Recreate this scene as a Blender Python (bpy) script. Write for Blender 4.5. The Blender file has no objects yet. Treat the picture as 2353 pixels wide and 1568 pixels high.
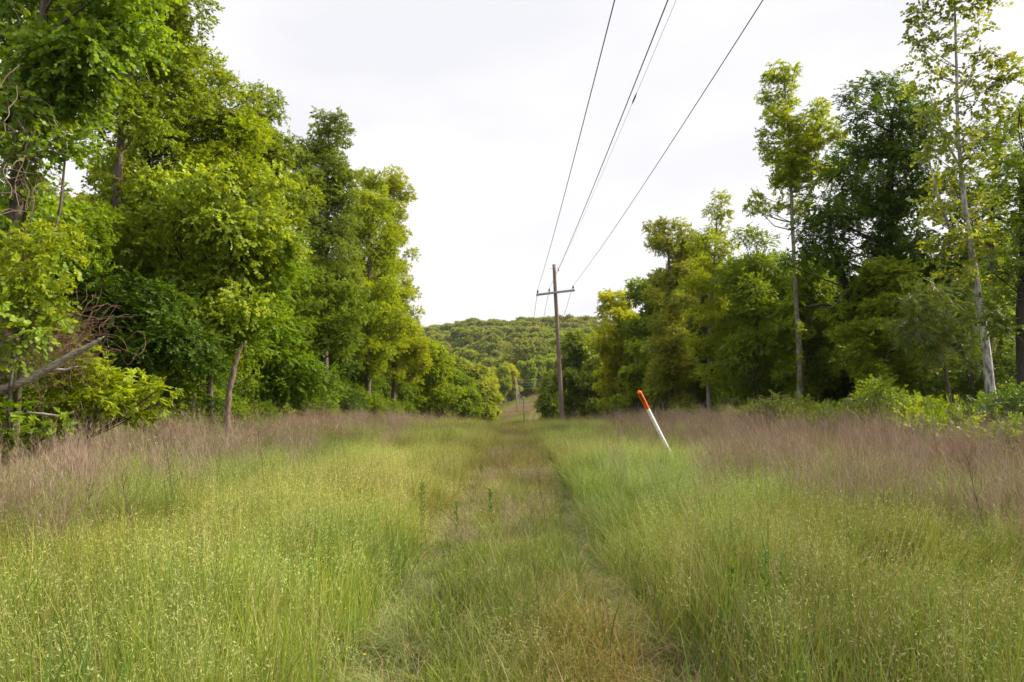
import bpy, math
import numpy as np
from mathutils import Vector

SC = bpy.context.scene
COL = SC.collection
PI = math.pi

# ------------------------------------------------------------------ camera
FPX, CX, CY = 1569.0, 1176.5, 784.0          # focal length in pixels of the 2353 px wide view used for measuring
PITCH = math.radians(4.41)
EYE = 1.6
cam_d = bpy.data.cameras.new('camera'); cam = bpy.data.objects.new('camera', cam_d); COL.objects.link(cam)
cam_d.sensor_width = 36.0; cam_d.lens = 24.0; cam_d.clip_start = 0.05; cam_d.clip_end = 5000
cam.location = (0, 0, EYE); cam.rotation_euler = (PI / 2 + PITCH, 0, 0)
SC.camera = cam

# ------------------------------------------------------------------ light
SUN_ELEV, SUN_AZ = math.radians(36), math.radians(78)      # azimuth clockwise from +Y: the sun stands right and a little ahead
sd = Vector((math.sin(SUN_AZ) * math.cos(SUN_ELEV), math.cos(SUN_AZ) * math.cos(SUN_ELEV), math.sin(SUN_ELEV)))
sun_d = bpy.data.lights.new('sun', 'SUN'); sun = bpy.data.objects.new('sun', sun_d); COL.objects.link(sun)
sun_d.energy = 4.7; sun_d.angle = math.radians(7); sun_d.color = (1.0, 0.90, 0.72)
sun.rotation_euler = sd.to_track_quat('Z', 'Y').to_euler(); sun.location = (60, 20, 60)

world = bpy.data.worlds.new('World'); SC.world = world; world.use_nodes = True
nt = world.node_tree; nt.nodes.clear()
N = nt.nodes.new; Lk = nt.links.new
out = N('ShaderNodeOutputWorld'); bg = N('ShaderNodeBackground')
sky = N('ShaderNodeTexSky'); sky.sky_type = 'NISHITA'; sky.sun_disc = False
sky.sun_elevation = SUN_ELEV; sky.sun_rotation = SUN_AZ
geo = N('ShaderNodeTexCoord'); sep = N('ShaderNodeSeparateXYZ')
Lk(geo.outputs['Generated'], sep.inputs[0])
mp = N('ShaderNodeMapping'); mp.inputs['Scale'].default_value = (1.0, 1.0, 2.4)
Lk(geo.outputs['Generated'], mp.inputs['Vector'])
nz = N('ShaderNodeTexNoise'); nz.inputs['Scale'].default_value = 1.9; nz.inputs['Detail'].default_value = 5; nz.inputs['Roughness'].default_value = .45
Lk(mp.outputs[0], nz.inputs['Vector'])
cr = N('ShaderNodeValToRGB')
cr.color_ramp.elements[0].position = .42; cr.color_ramp.elements[0].color = (7.0, 7.02, 7.42, 1)
cr.color_ramp.elements[1].position = .62; cr.color_ramp.elements[1].color = (8.35, 8.2, 8.15, 1)
Lk(nz.outputs['Fac'], cr.inputs[0])
# an overcast sky is brighter overhead than at the horizon
mr = N('ShaderNodeMapRange'); mr.inputs['From Min'].default_value = .52; mr.inputs['From Max'].default_value = 1.0
mr.inputs['To Min'].default_value = 1.0; mr.inputs['To Max'].default_value = 2.2
Lk(sep.outputs['Z'], mr.inputs['Value'])
vm = N('ShaderNodeVectorMath'); vm.operation = 'SCALE'
Lk(cr.outputs[0], vm.inputs[0]); Lk(mr.outputs[0], vm.inputs['Scale'])
mx = N('ShaderNodeMix'); mx.data_type = 'RGBA'; mx.inputs[0].default_value = .97
Lk(sky.outputs[0], mx.inputs[6]); Lk(vm.outputs[0], mx.inputs[7])
bg.inputs['Strength'].default_value = 0.07
Lk(mx.outputs[2], bg.inputs['Color']); Lk(bg.outputs[0], out.inputs[0])

SC.view_settings.view_transform = 'Standard'; SC.view_settings.look = 'None'
SC.view_settings.gamma = 1.0; SC.view_settings.exposure = 0.92
SC.render.engine = 'CYCLES'
SC.cycles.max_bounces = 7; SC.cycles.diffuse_bounces = 3; SC.cycles.glossy_bounces = 2
SC.cycles.transmission_bounces = 4; SC.cycles.transparent_max_bounces = 4
SC.cycles.sample_clamp_indirect = 8.0
SC.cycles.use_adaptive_sampling = True

# ------------------------------------------------------------------ terrain
PY = np.array([-60, -10, 0, 20, 30, 38, 47, 60, 80, 110, 140, 165, 180, 200, 225, 245, 262, 290, 330, 420, 520, 640, 900, 2500.])
PZ = np.array([.3, .0, 0, -.06, -.2, -.5, -1.0, -1.9, -3.6, -6.0, -8.4, -10.1, -10.6, -9.2, -6.4, -4.3, -2.6, 0.0, 7.0, 23.0, 42.0, 50.0, 40.0, 20.0])
def sm(a, b, t):
    t = np.clip((t - a) / (b - a), 0, 1); return t * t * (3 - 2 * t)
def hz(x, y):
    x = np.asarray(x, float); y = np.asarray(y, float)
    z = np.interp(y, PY, PZ)
    z2 = (np.interp(y - 4, PY, PZ) + np.interp(y + 4, PY, PZ) + 2 * z) / 4
    z = z2
    z = z + sm(195, 255, y) * (1 - sm(300, 420, y)) * np.clip(x, -20, 25) * .17          # clearing slopes up to the right
    z = z + sm(360, 560, y) * (.018 * np.clip(x, -160, 160) + 3.0 * np.sin(x * .03 + 1.0) + 1.5 * np.sin(x * .075 + y * .02))
    z = z + .05 * np.sin(x * .7 + 1) * np.sin(y * .5) * (1 - sm(60, 120, y))
    rut = np.exp(-((np.abs(x - track_x(y)) - .8) / .22) ** 2) * (1 - sm(60, 90, y))
    return z - .11 * rut
def track_x(y):
    return 0.0 * np.asarray(y, float)
def W(u, v, Y):
    """world point at depth Y seen at (u, v) of the 2353 x 1568 measuring view"""
    a, b = (u - CX) / FPX, (CY - v) / FPX
    yy = math.cos(PITCH) - math.sin(PITCH) * b
    zz = math.sin(PITCH) + math.cos(PITCH) * b
    s = Y / yy
    return np.array([a * s, Y, EYE + zz * s])

# ------------------------------------------------------------------ helpers
def tag(o, label=None, cat=None, group=None, kind=None):
    if label: o['label'] = label
    if cat: o['category'] = cat
    if group: o['group'] = group
    if kind: o['kind'] = kind
    return o
def mesh_np(name, V, F, mat, attrs=None, mats=None, matidx=None, smooth=False):
    """F: (n, 3|4) index array or list of such arrays"""
    Fs = F if isinstance(F, list) else [F]
    Fs = [np.asarray(f, np.int32) for f in Fs if len(f)]
    me = bpy.data.meshes.new(name)
    me.vertices.add(len(V)); me.vertices.foreach_set('co', np.ascontiguousarray(V, np.float32).ravel())
    idx = np.concatenate([f.ravel() for f in Fs]); cnt = np.concatenate([np.full(len(f), f.shape[1]) for f in Fs])
    me.loops.add(len(idx)); me.loops.foreach_set('vertex_index', idx.astype(np.int32))
    me.polygons.add(len(cnt)); st = np.concatenate([[0], np.cumsum(cnt)[:-1]]).astype(np.int32)
    me.polygons.foreach_set('loop_start', st)
    if matidx is not None: me.polygons.foreach_set('material_index', np.asarray(matidx, np.int32))
    if smooth: me.polygons.foreach_set('use_smooth', np.ones(len(cnt), bool))
    for m in (mats or [mat]): me.materials.append(m)
    for k, (typ, arr) in (attrs or {}).items():
        at = me.attributes.new(k, typ, 'POINT')
        fld = {'FLOAT': 'value', 'INT': 'value', 'FLOAT_VECTOR': 'vector', 'FLOAT_COLOR': 'color'}[typ]
        a = np.asarray(arr, np.int32 if typ == 'INT' else np.float32)
        if typ == 'FLOAT_COLOR' and a.shape[1] == 3: a = np.hstack([a, np.ones((len(a), 1), np.float32)])
        at.data.foreach_set(fld, np.ascontiguousarray(a).ravel())
    me.update(calc_edges=True)
    return me
def link(name, me, parent=None, loc=None):
    o = bpy.data.objects.new(name, me); COL.objects.link(o)
    if parent is not None: o.parent = parent
    if loc is not None: o.location = loc
    return o
def empty(name, loc, rz=0.0):
    o = bpy.data.objects.new(name, None); COL.objects.link(o); o.location = loc; o.rotation_euler = (0, 0, rz)
    o.empty_display_size = .3
    return o
def children(o): return [c for c in bpy.data.objects if c.parent == o]
_kids = {}
def copy_thing(root, kids, loc, rz, s, label=None, group=None, sz=None):
    r = root.copy(); COL.objects.link(r); r.location = loc; r.rotation_euler = (0, 0, rz); r.scale = (s, s, sz or s)
    if label: r['label'] = label
    if group: r['group'] = group
    for k in kids:
        c = k.copy(); COL.objects.link(c); c.parent = r
    return r
def nrm(a):
    return a / np.maximum(np.linalg.norm(a, axis=-1, keepdims=True), 1e-9)

class Geo:
    def __init__(s): s.V = []; s.F4 = []; s.F3 = []; s.n = 0
    def add(s, V, F4=None, F3=None):
        V = np.asarray(V, float)
        if F4 is not None and len(F4): s.F4.append(np.asarray(F4) + s.n)
        if F3 is not None and len(F3): s.F3.append(np.asarray(F3) + s.n)
        s.V.append(V); s.n += len(V)
    def tube(s, pts, rad, k=8, cap=True, wob=0.0, rng=None):
        P = np.asarray(pts, float); n = len(P); rad = np.broadcast_to(np.asarray(rad, float), (n,))
        T = nrm(np.gradient(P, axis=0))
        ref = np.array([0, 0, 1.]) if abs(T[:, 2]).mean() < .8 else np.array([1., 0, 0])
        A = nrm(np.cross(T, ref)); B = np.cross(T, A)
        th = np.arange(k) * 2 * PI / k
        R = rad[:, None] * (1 + (wob * rng.standard_normal((n, k)) if wob else np.zeros((n, k))))
        V = P[:, None] + R[..., None] * (np.cos(th)[None, :, None] * A[:, None] + np.sin(th)[None, :, None] * B[:, None])
        V = V.reshape(-1, 3); i = np.arange(n - 1)[:, None] * k; j = np.arange(k)[None]; j2 = (j + 1) % k
        F = np.stack([i + j, i + j2, i + k + j2, i + k + j], -1).reshape(-1, 4)
        F3 = []
        if cap:
            V = np.vstack([V, P[:1], P[-1:]]); a, b = n * k, n * k + 1
            for q in range(k):
                F3.append((a, (q + 1) % k, q)); F3.append((b, (n - 1) * k + q, (n - 1) * k + (q + 1) % k))
        s.add(V, F, F3 if cap else None)
    def box(s, c, h, rot=None):
        c = np.array(c, float); h = np.array(h, float)
        S = np.array([[x, y, z] for x in (-1, 1) for y in (-1, 1) for z in (-1, 1)], float) * h
        if rot is not None: S = S @ np.array(rot.to_3x3()).T
        s.add(S + c, [(0, 1, 3, 2), (4, 6, 7, 5), (0, 4, 5, 1), (2, 3, 7, 6), (0, 2, 6, 4), (1, 5, 7, 3)])
    def lathe(s, prof, k=16, M=None):
        """prof: (r, z) list"""
        P = np.array(prof, float); n = len(P); th = np.arange(k) * 2 * PI / k
        V = np.stack([P[:, 0, None] * np.cos(th), P[:, 0, None] * np.sin(th), np.repeat(P[:, 1, None], k, 1)], -1).reshape(-1, 3)
        i = np.arange(n - 1)[:, None] * k; j = np.arange(k)[None]; j2 = (j + 1) % k
        F = np.stack([i + j, i + j2, i + k + j2, i + k + j], -1).reshape(-1, 4)
        if M is not None: V = V @ np.array(M.to_3x3()).T + np.array(M.translation)
        s.add(V, F)
    def mesh(s, name, mat, smooth=True):
        F = []
        if s.F4: F.append(np.vstack(s.F4))
        if s.F3: F.append(np.vstack(s.F3))
        return mesh_np(name, np.vstack(s.V), F, mat, smooth=smooth)

# ------------------------------------------------------------------ materials
def new_mat(name):
    m = bpy.data.materials.new(name); m.use_nodes = True; t = m.node_tree; t.nodes.clear()
    o = t.nodes.new('ShaderNodeOutputMaterial'); return m, t, o
def leaf_mat(name, ca, cb, trans=.36, tcol=None, spec=.2, rough=.5, nscale=.6):
    m, t, o = new_mat(name); n = t.nodes.new; l = t.links.new
    at = n('ShaderNodeAttribute'); at.attribute_name = 'v'
    mixc = n('ShaderNodeMix'); mixc.data_type = 'RGBA'; mixc.inputs[6].default_value = (*ca, 1); mixc.inputs[7].default_value = (*cb, 1)
    l(at.outputs['Fac'], mixc.inputs[0])
    oi = n('ShaderNodeObjectInfo'); tc = n('ShaderNodeTexCoord')
    nz = n('ShaderNodeTexNoise'); nz.inputs['Scale'].default_value = nscale; nz.inputs['Detail'].default_value = 2
    l(tc.outputs['Object'], nz.inputs['Vector'])
    hs = n('ShaderNodeHueSaturation'); l(mixc.outputs[2], hs.inputs['Color'])
    m1 = n('ShaderNodeMapRange'); m1.inputs['From Min'].default_value = .3; m1.inputs['From Max'].default_value = .7
    m1.inputs['To Min'].default_value = .78; m1.inputs['To Max'].default_value = 1.22; l(nz.outputs['Fac'], m1.inputs['Value'])
    m4 = n('ShaderNodeMapRange'); m4.inputs['To Min'].default_value = 1.14; m4.inputs['To Max'].default_value = .86; l(oi.outputs['Random'], m4.inputs['Value'])
    m3 = n('ShaderNodeMath'); m3.operation = 'MULTIPLY'; l(m1.outputs[0], m3.inputs[0]); l(m4.outputs[0], m3.inputs[1]); l(m3.outputs[0], hs.inputs['Value'])
    m2 = n('ShaderNodeMapRange'); m2.inputs['To Min'].default_value = .485; m2.inputs['To Max'].default_value = .515; l(oi.outputs['Random'], m2.inputs['Value'])
    l(m2.outputs[0], hs.inputs['Hue'])
    p = n('ShaderNodeBsdfPrincipled'); p.inputs['Roughness'].default_value = rough; p.inputs['Specular IOR Level'].default_value = spec
    l(hs.outputs[0], p.inputs['Base Color'])
    tr = n('ShaderNodeBsdfTranslucent')
    tm = n('ShaderNodeMix'); tm.data_type = 'RGBA'; tm.blend_type = 'MULTIPLY'; tm.inputs[0].default_value = 1
    tm.inputs[7].default_value = (*(tcol or (2.3, 2.0, .6)), 1); l(hs.outputs[0], tm.inputs[6]); l(tm.outputs[2], tr.inputs['Color'])
    ms = n('ShaderNodeMixShader'); ms.inputs[0].default_value = trans
    l(p.outputs[0], ms.inputs[1]); l(tr.outputs[0], ms.inputs[2]); l(ms.outputs[0], o.inputs[0])
    return m
def noise_mat(name, cols, scale=(1, 1, 1), nscale=6, rough=.85, bump=.4, spec=.25, detail=6, coord='Object', lo=.3, hi=.7):
    m, t, o = new_mat(name); n = t.nodes.new; l = t.links.new
    tc = n('ShaderNodeTexCoord'); mp = n('ShaderNodeMapping'); mp.inputs['Scale'].default_value = scale
    l(tc.outputs[coord], mp.inputs['Vector'])
    nz = n('ShaderNodeTexNoise'); nz.inputs['Scale'].default_value = nscale; nz.inputs['Detail'].default_value = detail; nz.inputs['Roughness'].default_value = .65
    l(mp.outputs[0], nz.inputs['Vector'])
    r = n('ShaderNodeValToRGB'); l(nz.outputs['Fac'], r.inputs[0])
    el = r.color_ramp.elements
    while len(el) < len(cols): el.new(.5)
    for i, c in enumerate(cols):
        el[i].position = lo + (hi - lo) * i / (len(cols) - 1); el[i].color = (*c, 1)
    p = n('ShaderNodeBsdfPrincipled'); p.inputs['Roughness'].default_value = rough; p.inputs['Specular IOR Level'].default_value = spec
    l(r.outputs[0], p.inputs['Base Color'])
    if bump:
        b = n('ShaderNodeBump'); b.inputs['Strength'].default_value = bump; b.inputs['Distance'].default_value = .02
        l(nz.outputs['Fac'], b.inputs['Height']); l(b.outputs[0], p.inputs['Normal'])
    l(p.outputs[0], o.inputs[0]); return m
def plain_mat(name, c, rough=.5, metal=0.0, spec=.5):
    m, t, o = new_mat(name); p = t.nodes.new('ShaderNodeBsdfPrincipled')
    p.inputs['Base Color'].default_value = (*c, 1); p.inputs['Roughness'].default_value = rough; p.inputs['Metallic'].default_value = metal
    p.inputs['Specular IOR Level'].default_value = spec
    t.links.new(p.outputs[0], o.inputs[0]); return m
def grass_mat(name, trans=.35):
    m, t, o = new_mat(name); n = t.nodes.new; l = t.links.new
    a = n('ShaderNodeAttribute'); a.attribute_name = 'vc'
    b = n('ShaderNodeAttribute'); b.attribute_name = 'tint'; b.attribute_type = 'INSTANCER'
    mm = n('ShaderNodeMix'); mm.data_type = 'RGBA'; mm.blend_type = 'MULTIPLY'; mm.inputs[0].default_value = 1
    l(a.outputs['Color'], mm.inputs[6]); l(b.outputs['Color'], mm.inputs[7])
    p = n('ShaderNodeBsdfPrincipled'); p.inputs['Roughness'].default_value = .55; p.inputs['Specular IOR Level'].default_value = .25
    l(mm.outputs[2], p.inputs['Base Color'])
    tr = n('ShaderNodeBsdfTranslucent'); l(mm.outputs[2], tr.inputs['Color'])
    ms = n('ShaderNodeMixShader'); ms.inputs[0].default_value = trans
    l(p.outputs[0], ms.inputs[1]); l(tr.outputs[0], ms.inputs[2]); l(ms.outputs[0], o.inputs[0]); return m

LEAF = dict(
    bright=leaf_mat('leaf_bright', (.120, .180, .007), (.270, .340, .012), trans=.42),
    mid=leaf_mat('leaf_mid', (.085, .140, .009), (.190, .260, .014)),
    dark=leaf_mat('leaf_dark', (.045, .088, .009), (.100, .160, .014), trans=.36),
    yellow=leaf_mat('leaf_yellow', (.170, .215, .010), (.320, .365, .020), trans=.46),
    olive=leaf_mat('leaf_olive', (.115, .158, .018), (.225, .275, .035)),
    lush=leaf_mat('leaf_lush', (.095, .162, .007), (.210, .295, .011)),
    vine=leaf_mat('leaf_vine', (.105, .178, .010), (.240, .335, .026), spec=.35),
    syca=leaf_mat('leaf_sycamore', (.105, .148, .018), (.205, .245, .040), trans=.38),
    sumac=leaf_mat('leaf_sumac', (.065, .112, .026), (.130, .150, .045)),
    hill=leaf_mat('leaf_hill', (.125, .165, .020), (.290, .310, .045), trans=.3, tcol=(1.6, 1.5, .7), nscale=.25),
)
BARK = noise_mat('bark_brown', [(.035, .026, .02), (.11, .085, .065), (.19, .16, .13)], (6, 6, 1.2), 5, bump=.8)
BARK_DARK = noise_mat('bark_dark', [(.018, .014, .012), (.06, .048, .04)], (6, 6, 1.2), 5, bump=.8)
BARK_PALE = noise_mat('bark_pale', [(.08, .065, .05), (.21, .19, .165), (.36, .34, .31)], (5, 5, 1.6), 3.5, bump=.5)
BARK_SYCA = noise_mat('bark_sycamore', [(.10, .085, .07), (.30, .285, .26), (.50, .49, .46)], (3, 3, 1.0), 3, bump=.4, lo=.36, hi=.6)
DEADWOOD = noise_mat('deadwood', [(.10, .08, .065), (.33, .28, .24), (.52, .47, .42)], (1.5, 8, 8), 4, bump=.9)
SNAGWOOD = noise_mat('snag_wood', [(.035, .025, .018), (.15, .11, .08), (.27, .22, .17)], (8, 8, 1.5), 4, bump=.9)
POLEWOOD = noise_mat('pole_wood', [(.085, .055, .045), (.20, .145, .12), (.34, .27, .23)], (14, 14, .5), 3, bump=.7)
VINEWOOD = noise_mat('vine_wood', [(.10, .05, .035), (.22, .13, .09)], (1, 1, 1), 5, bump=0)
DRYSTEM = noise_mat('dry_stem', [(.06, .035, .03), (.15, .09, .075)], (1, 1, 1), 9, bump=0)

# ------------------------------------------------------------------ ground
def build_ground():
    m, t, o = new_mat('ground_soil_and_thatch'); n = t.nodes.new; l = t.links.new
    tc = n('ShaderNodeTexCoord')
    def noise(s, d=6):
        z = n('ShaderNodeTexNoise'); z.inputs['Scale'].default_value = s; z.inputs['Detail'].default_value = d; l(tc.outputs['Object'], z.inputs['Vector']); return z
    n1, n2 = noise(.35), noise(9, 8)
    r1 = n('ShaderNodeValToRGB'); r1.color_ramp.elements[0].position = .35; r1.color_ramp.elements[0].color = (.06, .085, .02, 1)
    r1.color_ramp.elements[1].position = .65; r1.color_ramp.elements[1].color = (.115, .105, .045, 1); l(n1.outputs['Fac'], r1.inputs[0])
    r2 = n('ShaderNodeValToRGB'); r2.color_ramp.elements[0].position = .3; r2.color_ramp.elements[0].color = (.45, .42, .35, 1)
    r2.color_ramp.elements[1].position = .7; r2.color_ramp.elements[1].color = (1.3, 1.25, 1.1, 1); l(n2.outputs['Fac'], r2.inputs[0])
    mu = n('ShaderNodeMix'); mu.data_type = 'RGBA'; mu.blend_type = 'MULTIPLY'; mu.inputs[0].default_value = 1
    l(r1.outputs[0], mu.inputs[6]); l(r2.outputs[0], mu.inputs[7])
    # reddish soil where the vertex attribute says so (wheel ruts, dirt track, forest litter)
    at = n('ShaderNodeAttribute'); at.attribute_name = 'soil'
    soil = n('ShaderNodeMix'); soil.data_type = 'RGBA'; soil.inputs[7].default_value = (.20, .12, .075, 1)
    mm = n('ShaderNodeMath'); mm.operation = 'MULTIPLY'; l(at.outputs['Fac'], mm.inputs[0])
    r3 = n('ShaderNodeMapRange'); r3.inputs['From Min'].default_value = .3; r3.inputs['From Max'].default_value = .6; l(n2.outputs['Fac'], r3.inputs['Value'])
    l(r3.outputs[0], mm.inputs[1]); l(mm.outputs[0], soil.inputs[0]); l(mu.outputs[2], soil.inputs[6])
    lit = n('ShaderNodeAttribute'); lit.attribute_name = 'litter'
    s2 = n('ShaderNodeMix'); s2.data_type = 'RGBA'; s2.inputs[7].default_value = (.045, .032, .02, 1); l(lit.outputs['Fac'], s2.inputs[0]); l(soil.outputs[2], s2.inputs[6])
    p = n('ShaderNodeBsdfPrincipled'); p.inputs['Roughness'].default_value = 1; p.inputs['Specular IOR Level'].default_value = .1
    l(s2.outputs[2], p.inputs['Base Color'])
    b = n('ShaderNodeBump'); b.inputs['Strength'].default_value = .8; b.inputs['Distance'].default_value = .04; l(n2.outputs['Fac'], b.inputs['Height']); l(b.outputs[0], p.inputs['Normal'])
    l(p.outputs[0], o.inputs[0])
    xs = np.unique(np.concatenate([np.linspace(-1500, -60, 40), np.linspace(-60, -8, 50), np.linspace(-8, 8, 110), np.linspace(8, 60, 50), np.linspace(60, 1500, 40)]))
    ys = np.unique(np.concatenate([np.linspace(-60, 0, 12), np.linspace(0, 60, 110), np.linspace(60, 300, 120), np.linspace(300, 700, 60), np.linspace(700, 2400, 20)]))
    X, Y = np.meshgrid(xs, ys); Z = hz(X, Y)
    V = np.stack([X, Y, Z], -1).reshape(-1, 3); nx, ny = len(xs), len(ys)
    i = np.arange(ny - 1)[:, None] * nx + np.arange(nx - 1)[None]
    F = np.stack([i, i + 1, i + nx + 1, i + nx], -1).reshape(-1, 4)
    soil_a = np.exp(-((np.abs(X) - .8) / .22) ** 2) * (Y < 60) * .55
    dl = np.abs(X - (4.2 + (Y - 195) * .10)); soil_a = np.maximum(soil_a, (np.abs(dl - .9) < .6) * (Y > 180) * (Y < 236) * 1.0)
    lit_a = np.clip((np.abs(X) - 11) / 2, 0, 1) * (Y < 200) + (Y > 285) * 1.0
    me = mesh_np('ground', V, F, m, attrs={'soil': ('FLOAT', soil_a.ravel()), 'litter': ('FLOAT', np.clip(lit_a, 0, 1).ravel())}, smooth=True)
    tag(link('ground', me), kind='structure')
build_ground()

# ------------------------------------------------------------------ foliage
STY = {   # n leaves per spray, twig length, leaf length, leaf width, angle from twig, sprays per m2 of lobe surface, droop
    'oak':   dict(n=12, tw=.24, L=.13, w=.062, ang=1.0, dens=9, hexa=False, jit=.9, up=.7),
    'fine':  dict(n=16, tw=.26, L=.085, w=.048, ang=.9, dens=12, hexa=False, jit=.9, up=.7),
    'big':   dict(n=9, tw=.12, L=.125, w=.046, ang=1.1, dens=11, hexa=True, jit=.4, up=.9),
    'vine':  dict(n=11, tw=.45, L=.095, w=.088, ang=.9, dens=9, hexa=True, jit=.6, up=.5),
    'layer': dict(n=14, tw=.42, L=.105, w=.055, ang=.95, dens=8, hexa=True, jit=.5, up=1.3),
    'pinn':  dict(n=22, tw=.55, L=.11, w=.032, ang=1.25, dens=6, hexa=False, jit=.2, up=.9),
    'syca':  dict(n=8, tw=.40, L=.12, w=.10, ang=.9, dens=5, hexa=True, jit=.6, up=.5),
    'mid':   dict(n=12, tw=.34, L=.17, w=.10, ang=1.0, dens=6.5, hexa=False, jit=.9, up=.8),
    'far':   dict(n=9, tw=.55, L=.34, w=.22, ang=1.0, dens=3.0, hexa=False, jit=.9, up=.8),
    'hill':  dict(n=6, tw=.6, L=.6, w=.42, ang=1.0, dens=2.0, hexa=False, jit=.9, up=.7),
    'bush':  dict(n=12, tw=.30, L=.075, w=.042, ang=.9, dens=22, hexa=False, jit=.5, up=.7),
}
def leaves(lobes, sty, rng, dens=1.0, droop=0.0):
    """lobes: (n,4) centre and radius. Returns V, F4, v, spray origins"""
    s = STY[sty]; P = []; U = []
    for cx, cy, cz, r in lobes:
        k = max(3, int(s['dens'] * dens * 4 * PI * r * r * 1.9 + rng.random()))
        u = nrm(rng.standard_normal((k * 2, 3)))
        keep = rng.random(len(u)) < np.where(u[:, 2] < -.25, .35, .9); u = u[keep][:k]
        rr = r * np.where(rng.random(len(u)) < .72, rng.uniform(.78, 1.08, len(u)), rng.uniform(.3, .85, len(u)))
        P.append(np.array([cx, cy, cz]) + u * rr[:, None] * np.array([1, 1, .8])); U.append(u)
    P = np.vstack(P); U = np.vstack(U); ns = len(P)
    d = nrm(U * np.array([1, 1, .55]) + rng.standard_normal((ns, 3)) * .45 + np.array([0, 0, -.12 - droop]))
    nn = np.array([0, 0, 1.]) * s['up'] + U * .5 + rng.standard_normal((ns, 3)) * .35
    nn = nrm(nn - (nn * d).sum(1, keepdims=True) * d); side = np.cross(d, nn)
    n = s['n']; t = (np.arange(n) + .5) / n; sg = np.where(np.arange(n) % 2, 1., -1.)
    tw = s['tw'] * rng.uniform(.6, 1.3, ns)
    P0 = P[:, None] + d[:, None] * (tw[:, None] * t[None])[..., None] + nn[:, None] * (-.25 * (t ** 2)[None, :, None] * tw[:, None, None])
    ang = s['ang'] * (1 - .35 * t)
    ld = d[:, None] * np.cos(ang)[None, :, None] + side[:, None] * (sg * np.sin(ang))[None, :, None]
    ld = nrm(ld + rng.standard_normal(ld.shape) * s['jit'] * .5 + np.array([0, 0, -.12]))
    ln = nn[:, None] + rng.standard_normal(ld.shape) * s['jit'] * .8
    ln = nrm(ln - (ln * ld).sum(-1, keepdims=True) * ld); ls = np.cross(ld, ln)
    sz = rng.uniform(.65, 1.2, (ns, n))[..., None]
    L = s['L'] * sz; w = s['w'] * sz * .5
    v = np.clip(rng.normal(.5, .26, (ns, 1)) + rng.normal(0, .22, (ns, n)), 0, 1)
    if s['hexa']:
        pts = [P0, P0 + ld * L * .3 + ls * w - ln * w * .15, P0 + ld * L * .68 + ls * w * .8 - ln * L * .08, P0 + ld * L - ln * L * .18,
               P0 + ld * L * .68 - ls * w * .8 - ln * L * .08, P0 + ld * L * .3 - ls * w - ln * w * .15]
        V = np.stack(pts, 2).reshape(-1, 3); m = ns * n; b = np.arange(m)[:, None] * 6
        F = np.vstack([b + np.array([[0, 1, 2, 3]]), b + np.array([[0, 3, 4, 5]])]); vv = np.repeat(v.ravel(), 6)
    else:
        pts = [P0, P0 + ld * L * .45 + ls * w, P0 + ld * L - ln * L * .15, P0 + ld * L * .45 - ls * w]
        V = np.stack(pts, 2).reshape(-1, 3); m = ns * n; b = np.arange(m)[:, None] * 4
        F = b + np.array([[0, 1, 2, 3]]); vv = np.repeat(v.ravel(), 4)
    return V, F, vv, P
def curve_pts(a, b, n, rng, bow=.15, up=.2):
    a, b = np.array(a, float), np.array(b, float); t = np.linspace(0, 1, n)[:, None]; L = np.linalg.norm(b - a)
    k = rng.standard_normal(3) * bow * L; k[2] -= up * L * .5
    return a + (b - a) * t + k * (t * (1 - t))
def branches(g, trunk, trad, lobes, rng, twigs=None, k=5, tw_r=.012, frac=1.0):
    """limbs from the trunk polyline to each lobe, and thin twigs inside it"""
    tz = trunk[:, 2]
    for q, (cx, cy, cz, r) in enumerate(lobes):
        if rng.random() > frac: continue
        c = np.array([cx, cy, cz]); hd = np.hypot(trunk[:, 0] - cx, trunk[:, 1] - cy)
        want = cz - .45 * hd.min() - .2
        i = int(np.argmin(np.abs(tz - want) + .15 * hd))
        d = np.linalg.norm(c - trunk[i])
        if d < .4: continue
        r0 = min(trad[i] * .4, .010 + .010 * d)
        P = curve_pts(trunk[i], c, 6, rng, .12, .25); g.tube(P, np.linspace(r0, max(.008, r0 * .3), 6), k=5, cap=False)
        if twigs:
            for _ in range(twigs):
                e = c + nrm(rng.standard_normal(3) + np.array([0, 0, .3])) * r * rng.uniform(.6, 1.0)
                g.tube(curve_pts(P[rng.integers(3, 6)], e, 4, rng, .2, .1), np.linspace(tw_r, tw_r * .3, 4), k=3, cap=False)
def split_blob(c, R, rng, unit=1.15, fill=1.0):
    """a large crown mass becomes several overlapping leaf clumps"""
    if R < unit * .9: return [(c[0], c[1], c[2], R * .8)] + [tuple(np.array(c) + nrm(rng.standard_normal(3)) * R * .75) + (R * .42,) for _ in range(3)]
    m = int(fill * 3.7 * (R / unit) ** 2) + 3; outl = []
    for _ in range(m):
        u = nrm(rng.standard_normal(3)); rr = R * rng.uniform(.3, .95); r = unit * rng.uniform(.35, .75)
        p = np.array(c) + u * rr * np.array([1, 1, .95]); outl.append((p[0], p[1], p[2], r))
    return outl

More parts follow.
